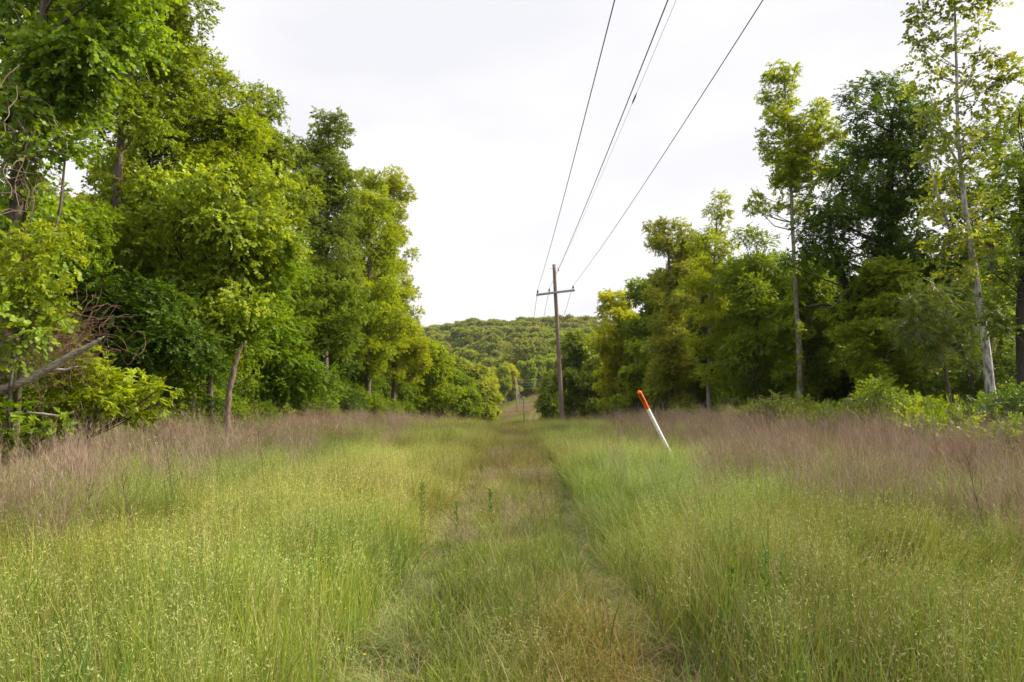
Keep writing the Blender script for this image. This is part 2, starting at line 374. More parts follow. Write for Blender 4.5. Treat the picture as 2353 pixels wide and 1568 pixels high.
TREES = []
def hero(name, label, cat, Y, trunk, blobs, sty='fine', mat='mid', bark=BARK, dens=1.0, seed=0, group=None, unit=1.1, fill=1.0,
         twigs=3, extra=None, depth=.7, droop=0.0, ivy=None, r0=None, frac=.45, grow=1.12, crown='crown', trunk_name='trunk'):
    """one plant: trunk and crown built at its own depth, crown masses measured from the photograph"""
    rng = np.random.default_rng(1000 + seed)
    base = W(trunk[0][0], 900, Y); bz = float(hz(base[0], Y)); B = np.array([base[0], Y, bz])
    root = empty(name, B); tag(root, label, cat, group)
    T = [np.array([0, 0, -.15])]; R = [(r0 or trunk[0][1]) * 1.25 if len(trunk[0]) == 2 else trunk[0][2] * 1.25]
    for (u, v, r) in trunk[1:]:
        T.append(W(u, v, Y) - B); R.append(r)
    T = np.array(T); R = np.array(R)
    tt = np.linspace(0, len(T) - 1, (len(T) - 1) * 5 + 1); k = np.arange(len(T))
    TT = np.stack([np.interp(tt, k, T[:, j]) for j in range(3)], 1); RR = np.interp(tt, k, R)
    TT[1:, :2] += rng.standard_normal((len(TT) - 1, 2)) * .25 * RR[1:, None]
    for _ in range(1): TT[1:-1] = (TT[:-2] + 2 * TT[1:-1] + TT[2:]) / 4
    g = Geo(); g.tube(TT, RR, k=9, wob=.06, rng=rng)
    lob = []
    for b in blobs:
        R_ = b[2] / FPX * Y * grow; dy = b[3] if len(b) > 3 else rng.uniform(-1, 1) * depth * min(2.6, R_ * 1.3)
        c = W(b[0], b[1], Y + dy) - B; lob += split_blob(c, R_, rng, unit, fill)
    lob = np.array(lob); gz = hz(lob[:, 0] + B[0], lob[:, 1] + B[1]) - bz
    lob = lob[lob[:, 2] > gz + .12]
    branches(g, TT, RR, lob, rng, twigs, frac=frac)
    for e in (extra or []):
        P = np.array([W(u, v, Y + (q[0] if q else 0)) - B for (u, v, r, *q) in e]); rr = np.array([x[2] for x in e])
        t2 = np.linspace(0, len(P) - 1, (len(P) - 1) * 4 + 1); k2 = np.arange(len(P))
        P2 = np.stack([np.interp(t2, k2, P[:, j]) for j in range(3)], 1); g.tube(P2, np.interp(t2, k2, rr), k=7, wob=.05, rng=rng)
    tr = link(trunk_name, g.mesh(trunk_name, bark), root)
    V, F, v, SP = leaves(lob, sty, rng, dens, droop)
    if ivy:                         # leaves clothing the trunk and limbs
        pts = []
        for path, r in ivy:
            P = np.array([W(u, w_, Y) - B for (u, w_) in path])
            L = np.linalg.norm(np.diff(P, axis=0), axis=1).sum(); m = int(L / .16)
            t2 = rng.uniform(0, len(P) - 1, m); k2 = np.arange(len(P))
            Q = np.stack([np.interp(t2, k2, P[:, j]) for j in range(3)], 1) + rng.standard_normal((m, 3)) * r * .4
            pts += [(q[0], q[1], q[2], r * rng.uniform(.5, 1)) for q in Q]
        V2, F2, v2, _ = leaves(np.array(pts), sty, rng, dens * 1.1, .25)
        F = np.vstack([F, F2 + len(V)]); V = np.vstack([V, V2]); v = np.concatenate([v, v2 * .6])
    link(crown, mesh_np(crown, V, F, LEAF[mat], attrs={'v': ('FLOAT', v)}), root)
    TREES.append((label, len(F)))
    return root
print('setup ok')

# ---- the wall of trees on the left
GL = None
hero('vine_draped_tree', 'vine-draped tree at the far left, its hanging green curtain running out of the frame top', 'tree', 13.5,
     [(20, 0, .2), (25, 700, .17), (40, 400, .14), (90, 150, .10), (120, -150, .06)],
     [(40, 60, 120), (150, 110, 120), (30, 220, 80), (150, 250, 70), (180, 320, 45), (100, 330, 50), (20, 380, 70), (240, 60, 90), (60, 480, 60), (10, 560, 90), (100, -120, 170), (300, -100, 130), (10, 650, 60), (140, 190, 80)],
     'vine', 'vine', seed=1, dens=1.05, unit=.85, droop=.35, extra=[[(60, 650, .02), (62, 520, .02), (58, 380, .018), (66, 250, .015)], [(120, 560, .016), (140, 470, .03), (150, 350, .02)]])
hero('leafy_shrub', 'shrub with long pale yellow-green leaves under the vine curtain, left edge', 'shrub', 12.0,
     [(40, 0, .05), (50, 800, .04), (60, 640, .02)],
     [(40, 560, 55), (110, 600, 60), (30, 640, 60), (150, 560, 45), (90, 680, 60)], 'fine', 'mid', seed=2, dens=1.0, unit=.6)
hero('grapevine_mound', 'pale grapevine leaves heaped over brown vine stems at the left edge', 'vine', 11.5,
     [(20, 0, .04), (25, 850, .03), (40, 720, .02)],
     [(20, 700, 50), (70, 730, 45), (110, 750, 35), (20, 770, 40), (60, 690, 40), (10, 830, 30)], 'vine', 'vine', seed=3, dens=.75, unit=.5)
hero('tall_leaning_tree', 'tall tree running out of the frame top beside the vine curtain, meeting open sky', 'tree', 20,
     [(250, 0, .14), (255, 700, .13), (270, 400, .11), (300, 150, .08), (330, -80, .05)],
     [(330, 110, 90), (270, 190, 70), (390, 60, 28), (400, 20, 22), (385, 160, 45), (350, 20, 90), (300, -60, 130), (250, 300, 50), (270, 390, 45), (300, 460, 60), (250, 520, 60), (300, 560, 60), (230, 60, 90), (420, 235, 60), (360, 250, 70)],
     'oak', 'mid', seed=4, dens=1.0)
hero('dark_limbed_tree', 'tree whose dark forked stem shows high on the left between light leaves', 'tree', 25,
     [(350, 0, .3), (345, 650, .25), (335, 380, .2), (333, 300, .16), (318, 200, .10)],
     [(480, 170, 45), (430, 130, 35), (500, 200, 40), (460, 230, 70), (520, 280, 75), (440, 330, 80), (390, 400, 90), (510, 380, 90), (560, 330, 60), (300, 330, 70), (280, 430, 70), (380, 280, 50), (560, 440, 70), (470, 460, 80)],
     'fine', 'bright', bark=BARK_DARK, seed=5, dens=.95, extra=[[(333, 290, .12), (345, 240, .09), (352, 180, .06), (375, 150, .04), (410, 110, .02)], [(352, 200, .05), (350, 150, .03), (340, 110, .02)], [(470, 230, .02), (520, 210, .03), (560, 190, .01)]])
hero('oak_with_outstretched_branch', 'oak whose outstretched branch tufts stand clear against the sky', 'tree', 30,
     [(560, 0, .28), (555, 700, .22), (560, 480, .17), (585, 330, .12), (600, 250, .06)],
     [(600, 215, 24), (575, 235, 28), (630, 240, 22), (610, 262, 26), (645, 268, 14), (560, 300, 50), (600, 330, 45), (640, 350, 35), (590, 400, 70), (650, 420, 60), (560, 480, 70), (655, 335, 26), (640, 500, 60)],
     'oak', 'mid', seed=6, extra=[[(585, 320, .09), (600, 280, .06), (622, 255, .04), (645, 262, .02)]])
hero('slender_crown_tree', 'tree with a narrow feathery pale top standing above the left wall of trees', 'tree', 40,
     [(745, 0, .22), (750, 800, .18), (750, 560, .12), (752, 400, .07), (757, 280, .03)],
     [(745, 275, 20), (775, 280, 18), (795, 300, 14), (730, 300, 18), (760, 310, 24), (785, 330, 18), (740, 345, 26), (765, 365, 30), (715, 355, 26), (700, 385, 32), (775, 410, 32), (740, 430, 45), (690, 440, 50), (790, 450, 30),
      (750, 500, 60), (690, 520, 60), (790, 540, 45), (740, 600, 60), (690, 620, 50), (780, 640, 45), (700, 330, 14)],
     'oak', 'olive', seed=7, dens=1.0, grow=1.3)
hero('dense_oak', 'full oak with light leaf clumps between the feathery-topped tree and the last tall ones', 'tree', 36,
     [(700, 0, .26), (690, 850, .22), (680, 650, .18), (680, 560, .12)],
     [(640, 600, 55), (600, 560, 40), (660, 690, 55), (730, 700, 60), (700, 780, 60), (760, 770, 50), (640, 780, 50), (800, 720, 50)],
     'oak', 'mid', seed=8, grow=1.3)
hero('bright_oak', 'bright yellow-green oak lit on its right side, second from the end of the left wall', 'tree', 50,
     [(845, 0, .22), (845, 800, .18), (850, 560, .12), (850, 440, .05)],
     [(840, 405, 22), (860, 425, 26), (835, 450, 28), (820, 500, 36), (870, 490, 38), (850, 550, 50), (820, 600, 50), (880, 610, 48), (850, 680, 55), (810, 740, 50), (880, 740, 50), (850, 810, 55), (800, 830, 40)],
     'oak', 'bright', seed=9, grow=1.35)
hero('end_oak', 'rounded oak closing the left wall of trees where it steps down to the hill', 'tree', 60,
     [(905, 0, .22), (905, 820, .18), (905, 600, .12), (905, 450, .05)],
     [(905, 415, 20), (928, 435, 18), (890, 440, 20), (915, 470, 28), (885, 500, 30), (905, 540, 32), (915, 600, 32), (900, 660, 42), (922, 690, 34), (925, 750, 38), (900, 780, 45), (945, 800, 28), (930, 850, 40), (930, 640, 16), (945, 740, 18)],
     'oak', 'bright', seed=10, grow=1.3)
hero('vine_mound_tree', 'sprawling tree smothered in broad vine leaves, bulging out in front of the left wall', 'tree', 21,
     [(440, 0, .11), (440, 900, .10), (430, 740, .08), (420, 600, .06)],
     [(400, 450, 75), (480, 470, 70), (340, 480, 60), (530, 520, 65), (450, 560, 80), (350, 580, 70), (290, 540, 55), (560, 590, 55), (420, 650, 75), (500, 660, 65), (300, 640, 60), (560, 690, 45), (600, 500, 50), (640, 560, 45), (620, 430, 40), (220, 520, 45), (500, 740, 40), (240, 600, 50), (450, 700, 50)],
     'vine', 'vine', seed=11, dens=.95, unit=.85, droop=.15)
hero('bright_understory_tree', 'low tree with layered fresh bright leaves arching right over the dead leaning stub', 'tree', 22,
     [(500, 0, .08), (480, 850, .1), (470, 760, .08), (520, 680, .05)],
     [(600, 640, 50), (640, 600, 40), (660, 560, 30), (590, 720, 50), (545, 760, 55), (580, 800, 40), (500, 790, 40), (620, 680, 40), (640, 540, 30)],
     'layer', 'lush', seed=12, dens=1.0, unit=.75)
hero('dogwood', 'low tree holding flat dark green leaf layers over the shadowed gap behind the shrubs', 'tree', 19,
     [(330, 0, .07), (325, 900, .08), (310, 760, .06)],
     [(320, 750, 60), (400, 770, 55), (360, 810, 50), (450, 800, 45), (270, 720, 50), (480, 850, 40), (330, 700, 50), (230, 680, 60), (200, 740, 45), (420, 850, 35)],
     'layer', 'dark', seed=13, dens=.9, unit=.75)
hero('round_leaved_tree', 'green tree with rounded leaf masses standing in the middle of the left wall', 'tree', 31,
     [(640, 0, .11), (635, 860, .10), (625, 720, .07)],
     [(660, 640, 45), (600, 850, 45), (650, 800, 55), (560, 860, 50), (700, 860, 45), (620, 900, 45), (680, 920, 40), (740, 910, 40), (540, 920, 40)],
     'layer', 'lush', seed=14, dens=.9)
hero('big_leaved_shrub', 'shrub with large glossy light green leaf whorls below the broken leaning trunk', 'shrub', 13.5,
     [(200, 0, .05), (205, 940, .04), (200, 860, .03)],
     [(200, 850, 50), (250, 890, 50), (150, 900, 50), (310, 880, 40), (230, 950, 50), (300, 940, 45), (140, 960, 40), (370, 900, 35)],
     'big', 'bright', seed=15, dens=1.0, unit=.5)
hero('corner_shrub', 'small shrub with bright yellow-green leaves at the grass edge by the left border', 'shrub', 11.5,
     [(30, 0, .03), (30, 990, .02), (30, 950, .015)],
     [(40, 950, 28), (10, 980, 26), (80, 985, 22), (30, 1010, 26), (130, 970, 18), (5, 1030, 16)], 'big', 'bright', seed=16, dens=.8, unit=.35)

# ---- edge trees that step down into the valley on the left
hero('stepdown_tree', 'bright small tree at the foot of the end oak, its dark trunk showing', 'tree', 72,
     [(985, 0, .2), (985, 900, .16), (990, 840, .08)],
     [(980, 800, 26), (1000, 830, 32), (970, 850, 36), (1020, 860, 28), (990, 900, 34), (955, 890, 34), (1030, 905, 26), (960, 930, 30)], 'mid', 'bright', seed=17, unit=1.2)
hero('rounded_edge_tree', 'small rounded fresh green tree at the lowest step of the left tree line', 'tree', 90,
     [(1055, 0, .2), (1055, 920, .16), (1055, 880, .08)],
     [(1050, 875, 26), (1070, 900, 26), (1040, 915, 30), (1075, 935, 26), (1060, 950, 26)], 'mid', 'lush', seed=18, unit=1.3)
hero('valley_edge_tree', 'upright tree with pale mottled leaves rising behind the small rounded edge tree', 'tree', 120,
     [(1085, 0, .25), (1085, 900, .2), (1085, 850, .1)],
     [(1060, 850, 26), (1085, 870, 24), (1040, 845, 20), (1095, 900, 26), (1075, 925, 28), (1105, 940, 24), (1020, 850, 18)], 'far', 'olive', seed=19, unit=1.9)
hero('valley_floor_tree', 'yellow-green tree leaning over the left edge of the distant clearing', 'tree', 155,
     [(1120, 0, .25), (1120, 920, .2), (1120, 900, .1)],
     [(1120, 890, 18), (1130, 915, 17), (1112, 920, 20), (1130, 945, 15), (1118, 955, 18), (1100, 905, 18)], 'far', 'yellow', seed=20, unit=1.9)

# ---- right of the clearing
hero('ivy_column_tree', 'dark narrow tree clothed in leaves to the ground just left of the near utility pole', 'tree', 130,
     [(1262, 0, .25), (1262, 900, .2), (1262, 860, .1)],
     [(1266, 870, 16), (1258, 895, 18), (1268, 915, 18), (1252, 930, 17), (1262, 950, 20), (1275, 890, 16)], 'far', 'mid', seed=21, unit=1.7)
hero('broad_tree', 'broad yellow-green tree seen just right of the near utility pole', 'tree', 100,
     [(1325, 0, .3), (1325, 900, .25), (1325, 820, .12)],
     [(1315, 800, 26), (1345, 805, 22), (1330, 790, 20), (1300, 830, 24), (1340, 850, 34), (1305, 880, 30), (1345, 900, 32), (1310, 930, 30), (1350, 940, 28)], 'far', 'olive', seed=22, unit=1.6, grow=1.2)
hero('golden_oak', 'golden-green oak with a bushy top, the first tall crown right of the near utility pole', 'tree', 72,
     [(1425, 0, .3), (1425, 880, .24), (1425, 720, .1)],
     [(1410, 690, 24), (1440, 715, 22), (1395, 720, 20), (1425, 745, 34), (1465, 740, 24), (1400, 790, 30), (1445, 800, 36), (1410, 850, 36), (1455, 870, 36), (1400, 910, 34), (1450, 930, 34)], 'mid', 'yellow', seed=23, unit=1.3, grow=1.25)
hero('bright_sapling_clump', 'bright green young tree in front of the golden oak', 'tree', 58,
     [(1465, 0, .12), (1465, 880, .1), (1465, 820, .04)],
     [(1465, 800, 18), (1480, 840, 24), (1455, 860, 24), (1490, 880, 26), (1465, 915, 30), (1435, 925, 22), (1500, 930, 26)], 'mid', 'lush', seed=24, unit=1.0)
hero('ivy_clad_oak', 'pale-topped oak darkened by ivy down its middle, left of the slender pale birch', 'tree', 47,
     [(1545, 0, .25), (1545, 850, .2), (1540, 680, .14), (1535, 540, .05)],
     [(1505, 530, 22), (1535, 522, 22), (1565, 532, 24), (1590, 560, 22), (1515, 565, 28), (1560, 575, 32), (1540, 630, 34), (1575, 640, 30), (1500, 680, 22), (1560, 710, 34), (1520, 740, 26), (1550, 790, 36), (1500, 800, 24), (1530, 860, 40), (1570, 860, 36), (1510, 910, 32), (1560, 930, 30)],
     'oak', 'olive', seed=25, dens=1.0, grow=1.2, ivy=[([(1545, 900), (1550, 800), (1545, 640)], .5)])
hero('slender_birch', 'slender pale-stemmed tree with a loose light crown behind the leaning marker post', 'tree', 38,
     [(1629, 0, .12), (1628, 880, .11), (1630, 760, .09), (1640, 620, .07), (1650, 470, .03)],
     [(1655, 462, 20), (1640, 490, 20), (1665, 500, 18), (1650, 530, 26), (1625, 560, 28), (1670, 570, 26), (1640, 610, 34), (1680, 630, 26), (1610, 650, 34), (1655, 680, 38), (1620, 730, 36), (1675, 740, 30), (1600, 800, 28), (1650, 800, 30), (1630, 860, 24)],
     'fine', 'bright', bark=BARK_PALE, seed=26, dens=1.0, unit=.8, grow=1.1)
hero('tall_poplar', 'tall poplar with a bare pale stem and a ragged yellow-green top against the sky', 'tree', 32,
     [(1840, 0, .13), (1834, 760, .11), (1826, 640, .095), (1820, 480, .08), (1812, 300, .05), (1800, 170, .03)],
     [(1785, 165, 22), (1815, 168, 20), (1768, 185, 14), (1800, 200, 20), (1795, 240, 26), (1765, 225, 12), (1790, 290, 32), (1825, 310, 30), (1755, 222, 12), (1880, 250, 22), (1895, 290, 28), (1855, 290, 24), (1870, 340, 32), (1810, 360, 40), (1920, 320, 22), (1850, 400, 34),
      (1790, 420, 32), (1900, 400, 26), (1930, 380, 16), (1740, 460, 18), (1725, 480, 12), (1770, 480, 20), (1830, 470, 26), (1760, 340, 18)],
     'oak', 'yellow', bark=BARK_PALE, seed=27, dens=1.0, unit=.8, grow=1.25, extra=[[(1820, 500, .05), (1870, 430, .04), (1910, 350, .02)], [(1824, 560, .05), (1850, 520, .04), (1860, 480, .02)], [(1822, 530, .03), (1780, 520, .025), (1740, 480, .012)]],
     ivy=[([(1838, 900), (1826, 620)], .16)])
hero('dark_twisted_tree', 'big dark tree with two ivy-wrapped trunks splitting low, right of the poplar', 'tree', 28,
     [(2042, 0, .30), (2040, 760, .28), (2036, 600, .22), (2045, 430, .15), (2050, 270, .06)],
     [(1965, 210, 18), (2000, 200, 26), (2040, 200, 26), (1950, 230, 16), (2075, 215, 26), (1990, 260, 40), (2050, 280, 50), (2110, 270, 40), (1990, 340, 50), (2070, 370, 60), (1930, 400, 36), (2000, 430, 65), (1890, 470, 42), (2100, 450, 50),
      (1850, 520, 30), (1940, 520, 50), (2030, 530, 55), (1880, 570, 45), (1830, 600, 28), (2110, 560, 45), (1950, 610, 35), (2150, 330, 30), (2170, 620, 40)],
     'layer', 'dark', bark=BARK_DARK, seed=28, dens=1.05, unit=.95,
     extra=[[(2032, 770, .16), (1985, 740, .16), (1955, 690, .15), (1935, 630, .13), (1905, 560, .08)], [(1990, 740, .07), (1900, 700, .06), (1850, 705, .04)], [(2040, 720, .10), (2090, 640, .07), (2110, 560, .04)]],
     ivy=[([(2040, 800), (2036, 600), (2045, 430)], .42), ([(2010, 755), (1955, 690), (1930, 600)], .30), ([(1970, 730), (1850, 700)], .2)])
hero('sycamore', 'sycamore with a mottled white leaning trunk and thin sparse crown at the far right', 'tree', 22,
     [(2290, 0, .14), (2262, 780, .12), (2240, 620, .10), (2215, 470, .08), (2200, 300, .05), (2198, 120, .04), (2190, -60, .02)],
     [(2125, 20, 20), (2110, 50, 14), (2180, 30, 16), (2220, 20, 18), (2245, 70, 16), (2150, 90, 16), (2105, 100, 12), (2200, 110, 16), (2260, 130, 14), (2290, 140, 16), (2120, 150, 18), (2330, 165, 20), (2160, 170, 16), (2220, 190, 18), (2280, 200, 18),
      (2310, 190, 12), (2110, 210, 18), (2180, 240, 18), (2240, 250, 18), (2300, 250, 14), (2140, 270, 22), (2200, 310, 22), (2270, 310, 20), (2330, 280, 16), (2150, 350, 24), (2230, 380, 24), (2290, 380, 20), (2180, 420, 26), (2140, 480, 26), (2260, 460, 26), (2190, -60, 50), (2300, -40, 40),
      (2220, 540, 26), (2160, 560, 26), (2280, 560, 26), (2200, 620, 26), (2310, 640, 26)],
     'syca', 'syca', bark=BARK_SYCA, seed=29, dens=1.5, grow=1.25, unit=.6, twigs=3, frac=.28, depth=1.2,
     extra=[[(2215, 560, .06), (2180, 520, .05), (2150, 430, .035), (2125, 330, .02)], [(2205, 380, .04), (2170, 320, .03), (2130, 200, .015)], [(2203, 330, .03), (2250, 270, .02), (2320, 190, .01)], [(2200, 240, .02), (2240, 150, .015), (2280, 120, .01)]])
hero('edge_tree', 'dark-leaved tree cut off by the right edge of the frame', 'tree', 19,
     [(2340, 0, .14), (2345, 760, .12), (2350, 560, .09), (2355, 350, .05)],
     [(2340, 270, 30), (2330, 340, 36), (2345, 420, 45), (2310, 480, 40), (2350, 540, 50), (2300, 600, 45), (2345, 660, 50), (2290, 690, 40), (2340, 760, 45), (2400, 400, 80), (2420, 600, 80)],
     'layer', 'dark', bark=BARK_DARK, seed=30, dens=.7, unit=.8)
hero('spreading_tree', 'loose-leaved green tree behind the white sycamore, filling the far right against the sky', 'tree', 27,
     [(2270, 0, .16), (2275, 700, .13), (2280, 500, .09), (2290, 350, .05)],
     [(2290, 300, 36), (2340, 360, 44), (2240, 340, 34), (2210, 420, 40), (2300, 450, 50), (2180, 500, 44), (2260, 540, 50), (2350, 560, 50), (2200, 600, 46), (2300, 650, 50), (2150, 420, 30), (2150, 640, 44), (2240, 700, 50), (2370, 280, 40)],
     'oak', 'mid', seed=41, dens=.7, unit=.9)
hero('red_tipped_sumac', 'sumac with long drooping compound leaves tipped dull red, before the white sycamore trunk', 'shrub', 23,
     [(2190, 0, .06), (2172, 850, .05), (2155, 760, .035)],
     [(2130, 690, 36), (2100, 730, 34), (2160, 720, 38), (2110, 780, 34), (2170, 790, 38), (2220, 740, 34), (2270, 700, 34), (2230, 800, 34), (2310, 740, 34), (2080, 680, 22), (2070, 760, 22)],
     'pinn', 'sumac', seed=31, dens=.9, unit=.65, droop=.25)
hero('backlit_understory_tree', 'low yellow-green tree glowing between the poplar stem and the twisted dark trunks', 'tree', 40,
     [(1930, 0, .12), (1930, 850, .1), (1930, 760, .06)],
     [(1900, 740, 40), (1950, 790, 44), (1880, 800, 38), (1990, 830, 40), (1920, 860, 40), (1970, 900, 36), (2030, 880, 36), (2080, 850, 40), (1860, 860, 36)],
     'oak', 'yellow', seed=32, dens=.75)
hero('green_understory_tree', 'mid green low tree filling the space between the birch and the poplar stem', 'tree', 36,
     [(1740, 0, .14), (1740, 820, .12), (1740, 700, .08)],
     [(1720, 540, 26), (1730, 590, 36), (1700, 640, 36), (1770, 640, 40), (1740, 700, 45), (1790, 740, 45), (1700, 730, 36), (1740, 790, 50), (1800, 820, 40), (1690, 820, 40), (1770, 880, 40), (1710, 900, 36), (1850, 880, 30)],
     'layer', 'mid', seed=33, dens=.9, grow=1.3)
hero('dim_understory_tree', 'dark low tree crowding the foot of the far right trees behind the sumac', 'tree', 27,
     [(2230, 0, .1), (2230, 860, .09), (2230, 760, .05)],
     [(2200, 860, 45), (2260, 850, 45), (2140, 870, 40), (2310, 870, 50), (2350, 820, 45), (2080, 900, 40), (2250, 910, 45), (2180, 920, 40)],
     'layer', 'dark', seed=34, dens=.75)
def flowers(root, spots, Y, rng, r=.022):
    B = np.array(root.location); V = []; F = []; n = 0
    for (u, v, s) in spots:
        c = W(u, v, Y) - B
        for _ in range(s):
            p = c + rng.standard_normal(3) * np.array([.45, .25, .2])
            for q in range(5):
                d = nrm(rng.standard_normal(3)); e = nrm(np.cross(d, rng.standard_normal(3)))
                V += [p, p + (d * .5 + e * .3) * r * 1.6, p + d * r * 1.8, p + (d * .5 - e * .3) * r * 1.6]; F.append((n, n + 1, n + 2, n + 3)); n += 4
    link('blossom', mesh_np('blossom', np.array(V), np.array(F), BLOSSOM), root)
BLOSSOM = noise_mat('blossom_white', [(.75, .72, .6), (.85, .8, .5)], nscale=3, bump=0)
rngf = np.random.default_rng(5)
b1 = hero('honeysuckle_bush', 'flowering honeysuckle mound with cream blossoms at the foot of the poplar', 'bush', 25,
     [(1820, 0, .03), (1820, 960, .02), (1820, 940, .012)],
     [(1790, 945, 32), (1840, 935, 28), (1740, 960, 26), (1870, 960, 30), (1900, 965, 26), (1810, 965, 30), (1700, 970, 20), (1760, 935, 18), (1940, 970, 26)], 'bush', 'olive', seed=35, unit=.6)
flowers(b1, [(1785, 925, 9), (1830, 940, 6), (1760, 945, 6), (1880, 955, 6)], 24.6, rngf)
b2 = hero('honeysuckle_bush', 'larger honeysuckle mound with white blossoms below the dark twisted trunks', 'bush', 20,
     [(2050, 0, .03), (2050, 960, .02), (2050, 920, .012)],
     [(2020, 900, 34), (1990, 930, 36), (2060, 930, 36), (2100, 950, 34), (2140, 945, 28), (2020, 965, 34), (2080, 975, 32), (2160, 980, 30), (1960, 970, 26)], 'bush', 'mid', seed=36, unit=.6)
flowers(b2, [(2060, 945, 11), (2010, 905, 7), (2110, 960, 7), (2140, 970, 5), (2080, 955, 7)], 19.4, rngf)
hero('tangled_bush', 'tangled green bush without blossoms in the right corner of the meadow edge', 'bush', 17,
     [(2270, 0, .03), (2270, 980, .02), (2270, 940, .012)],
     [(2230, 950, 36), (2290, 940, 40), (2340, 930, 40), (2260, 990, 36), (2330, 985, 40), (2200, 985, 30), (2390, 940, 50)], 'bush', 'dark', seed=37, unit=.6)
print('heroes', sum(n for _, n in TREES))

# ------------------------------------------------------------------ repeated trees
def generic(name, H, R, sty, mat, seed, label, cat='tree', unit=1.4, base=.25, nblob=10, dens=1.0, r0=.11, bark=BARK, twigs=2, trunk_too=True):
    rng = np.random.default_rng(seed)
    g = Geo(); n = 9; t = np.linspace(0, 1, n)
    T = np.stack([np.cumsum(rng.standard_normal(n)) * .02 * H * t, np.cumsum(rng.standard_normal(n)) * .02 * H * t, t * H * .9 - .3], 1)
    RR = r0 * (1 - .85 * t) + .01; g.tube(T, RR, k=7)
    lob = []
    for i in range(nblob):
        s = base + (1 - base) * (i + .5) / nblob; a = i * 2.4 + rng.random()
        wr = R * (math.sin(PI * min(1, .12 + .82 * (1 - (s - base) / (1 - base)))) ** .6)
        d = wr * rng.uniform(.1, .62); r = max(.8, wr * rng.uniform(.45, .65))
        lob += split_blob((d * math.cos(a), d * math.sin(a), min(s * H, H - r * .8)), r, rng, unit)
    lob = np.array(lob); lob = lob[lob[:, 2] > .3]
    if trunk_too: branches(g, T, RR, lob, rng, twigs, frac=.35)
    V, F, v, _ = leaves(lob, sty, rng, dens)
    return g, V, F, v
def proto_tree(name, loc, H, R, sty, mat, seed, label, cat, group, rz, s, **k):
    g, V, F, v = generic(name, H, R, sty, mat, seed, label, cat, **k)
    root = empty(name, loc, rz); root.scale = (s, s, s); tag(root, label, cat, group)
    tr = link('trunk', g.mesh('trunk', k.get('bark', BARK)), root)
    cw = link('crown', mesh_np('crown', V, F, LEAF[mat], attrs={'v': ('FLOAT', v)}), root)
    return root, [tr, cw]
PL = np.array([(-3000, 200), (-100, 430), (215, 440), (330, 200), (420, 130), (520, 260), (640, 400), (700, 480), (800, 520), (930, 620), (960, 780), (1000, 850), (1080, 900), (1130, 925)], float)
PR = np.array([(1240, 900), (1300, 850), (1400, 760), (1480, 590), (1600, 540), (1690, 540), (1760, 520), (1850, 540), (2000, 560), (2120, 440), (2353, 380), (5000, 300)], float)
def top_limit(x, y, r):
    lim = 1e9
    for dx in (-r * .6, 0, r * .6):
        u = CX + (x + dx) / y * FPX
        if x < 0: v = np.interp(u, PL[:, 0], PL[:, 1])
        else: v = np.interp(u, PR[:, 0], PR[:, 1])
        lim = min(lim, W(u, v, y)[2] - float(hz(x, y)))
    return lim
rng = np.random.default_rng(77)
KINDS = [('woodland_tree', 13, 3.6, 'mid', 'mid', 201), ('woodland_tree', 12, 3.2, 'mid', 'dark', 202), ('woodland_tree', 14, 3.4, 'mid', 'mid', 203), ('woodland_tree', 11, 3.8, 'mid', 'olive', 204)]
LABW = {'L': 'background tree packed into the wood behind the left wall of trees', 'R': 'background tree in the thin wood behind the right-hand trees', }
first = {}
def place_wood(x, y, side, kind=None):
    k = int(rng.integers(0, 4)) if kind is None else kind
    nm, H, R, sty, mat, sd_ = KINDS[k]
    lim = top_limit(x, max(y, 4), 2.5)
    h = min(lim * rng.uniform(.86, .98), H * rng.uniform(.9, 1.25))
    if h < 3.0: return
    s = h / H; loc = (x, y, float(hz(x, y)) - .05); rz = rng.uniform(0, 2 * PI)
    gr = {'L': 'woodland trees behind the left tree wall', 'R': 'woodland trees behind the right trees'}[side]
    sxy = max(s, .62)
    if k not in first:
        r, kids = proto_tree(nm, loc, H, R, sty, mat, sd_, LABW[side], 'tree', gr, rz, s, unit=1.2, base=.08, nblob=14, dens=1.0)
        r.scale = (sxy, sxy, s); first[k] = (r, kids)
    else:
        copy_thing(*first[k], loc, rz, sxy, LABW[side], gr, sz=s)
for x0, jit, ys in ((-14.0, 1.2, np.arange(14, 75, 4.6)), (-18.5, 1.6, np.arange(12, 80, 5.2)), (-24, 2, np.arange(12, 90, 6.5)), (-31, 2, np.arange(14, 90, 9))):
    for y in ys: place_wood(x0 + rng.uniform(-jit, jit), y + rng.uniform(-1.2, 1.2), 'L')
for x0, jit, ys in ((15.5, 1.0, np.arange(28, 78, 5.5)), (20.5, 1.6, np.arange(34, 85, 7)), (27, 2, np.arange(44, 90, 9)), (33, 2, np.arange(34, 60, 13))):
    for y in ys: place_wood(x0 + rng.uniform(-jit, jit), y + rng.uniform(-1.2, 1.2), 'R')

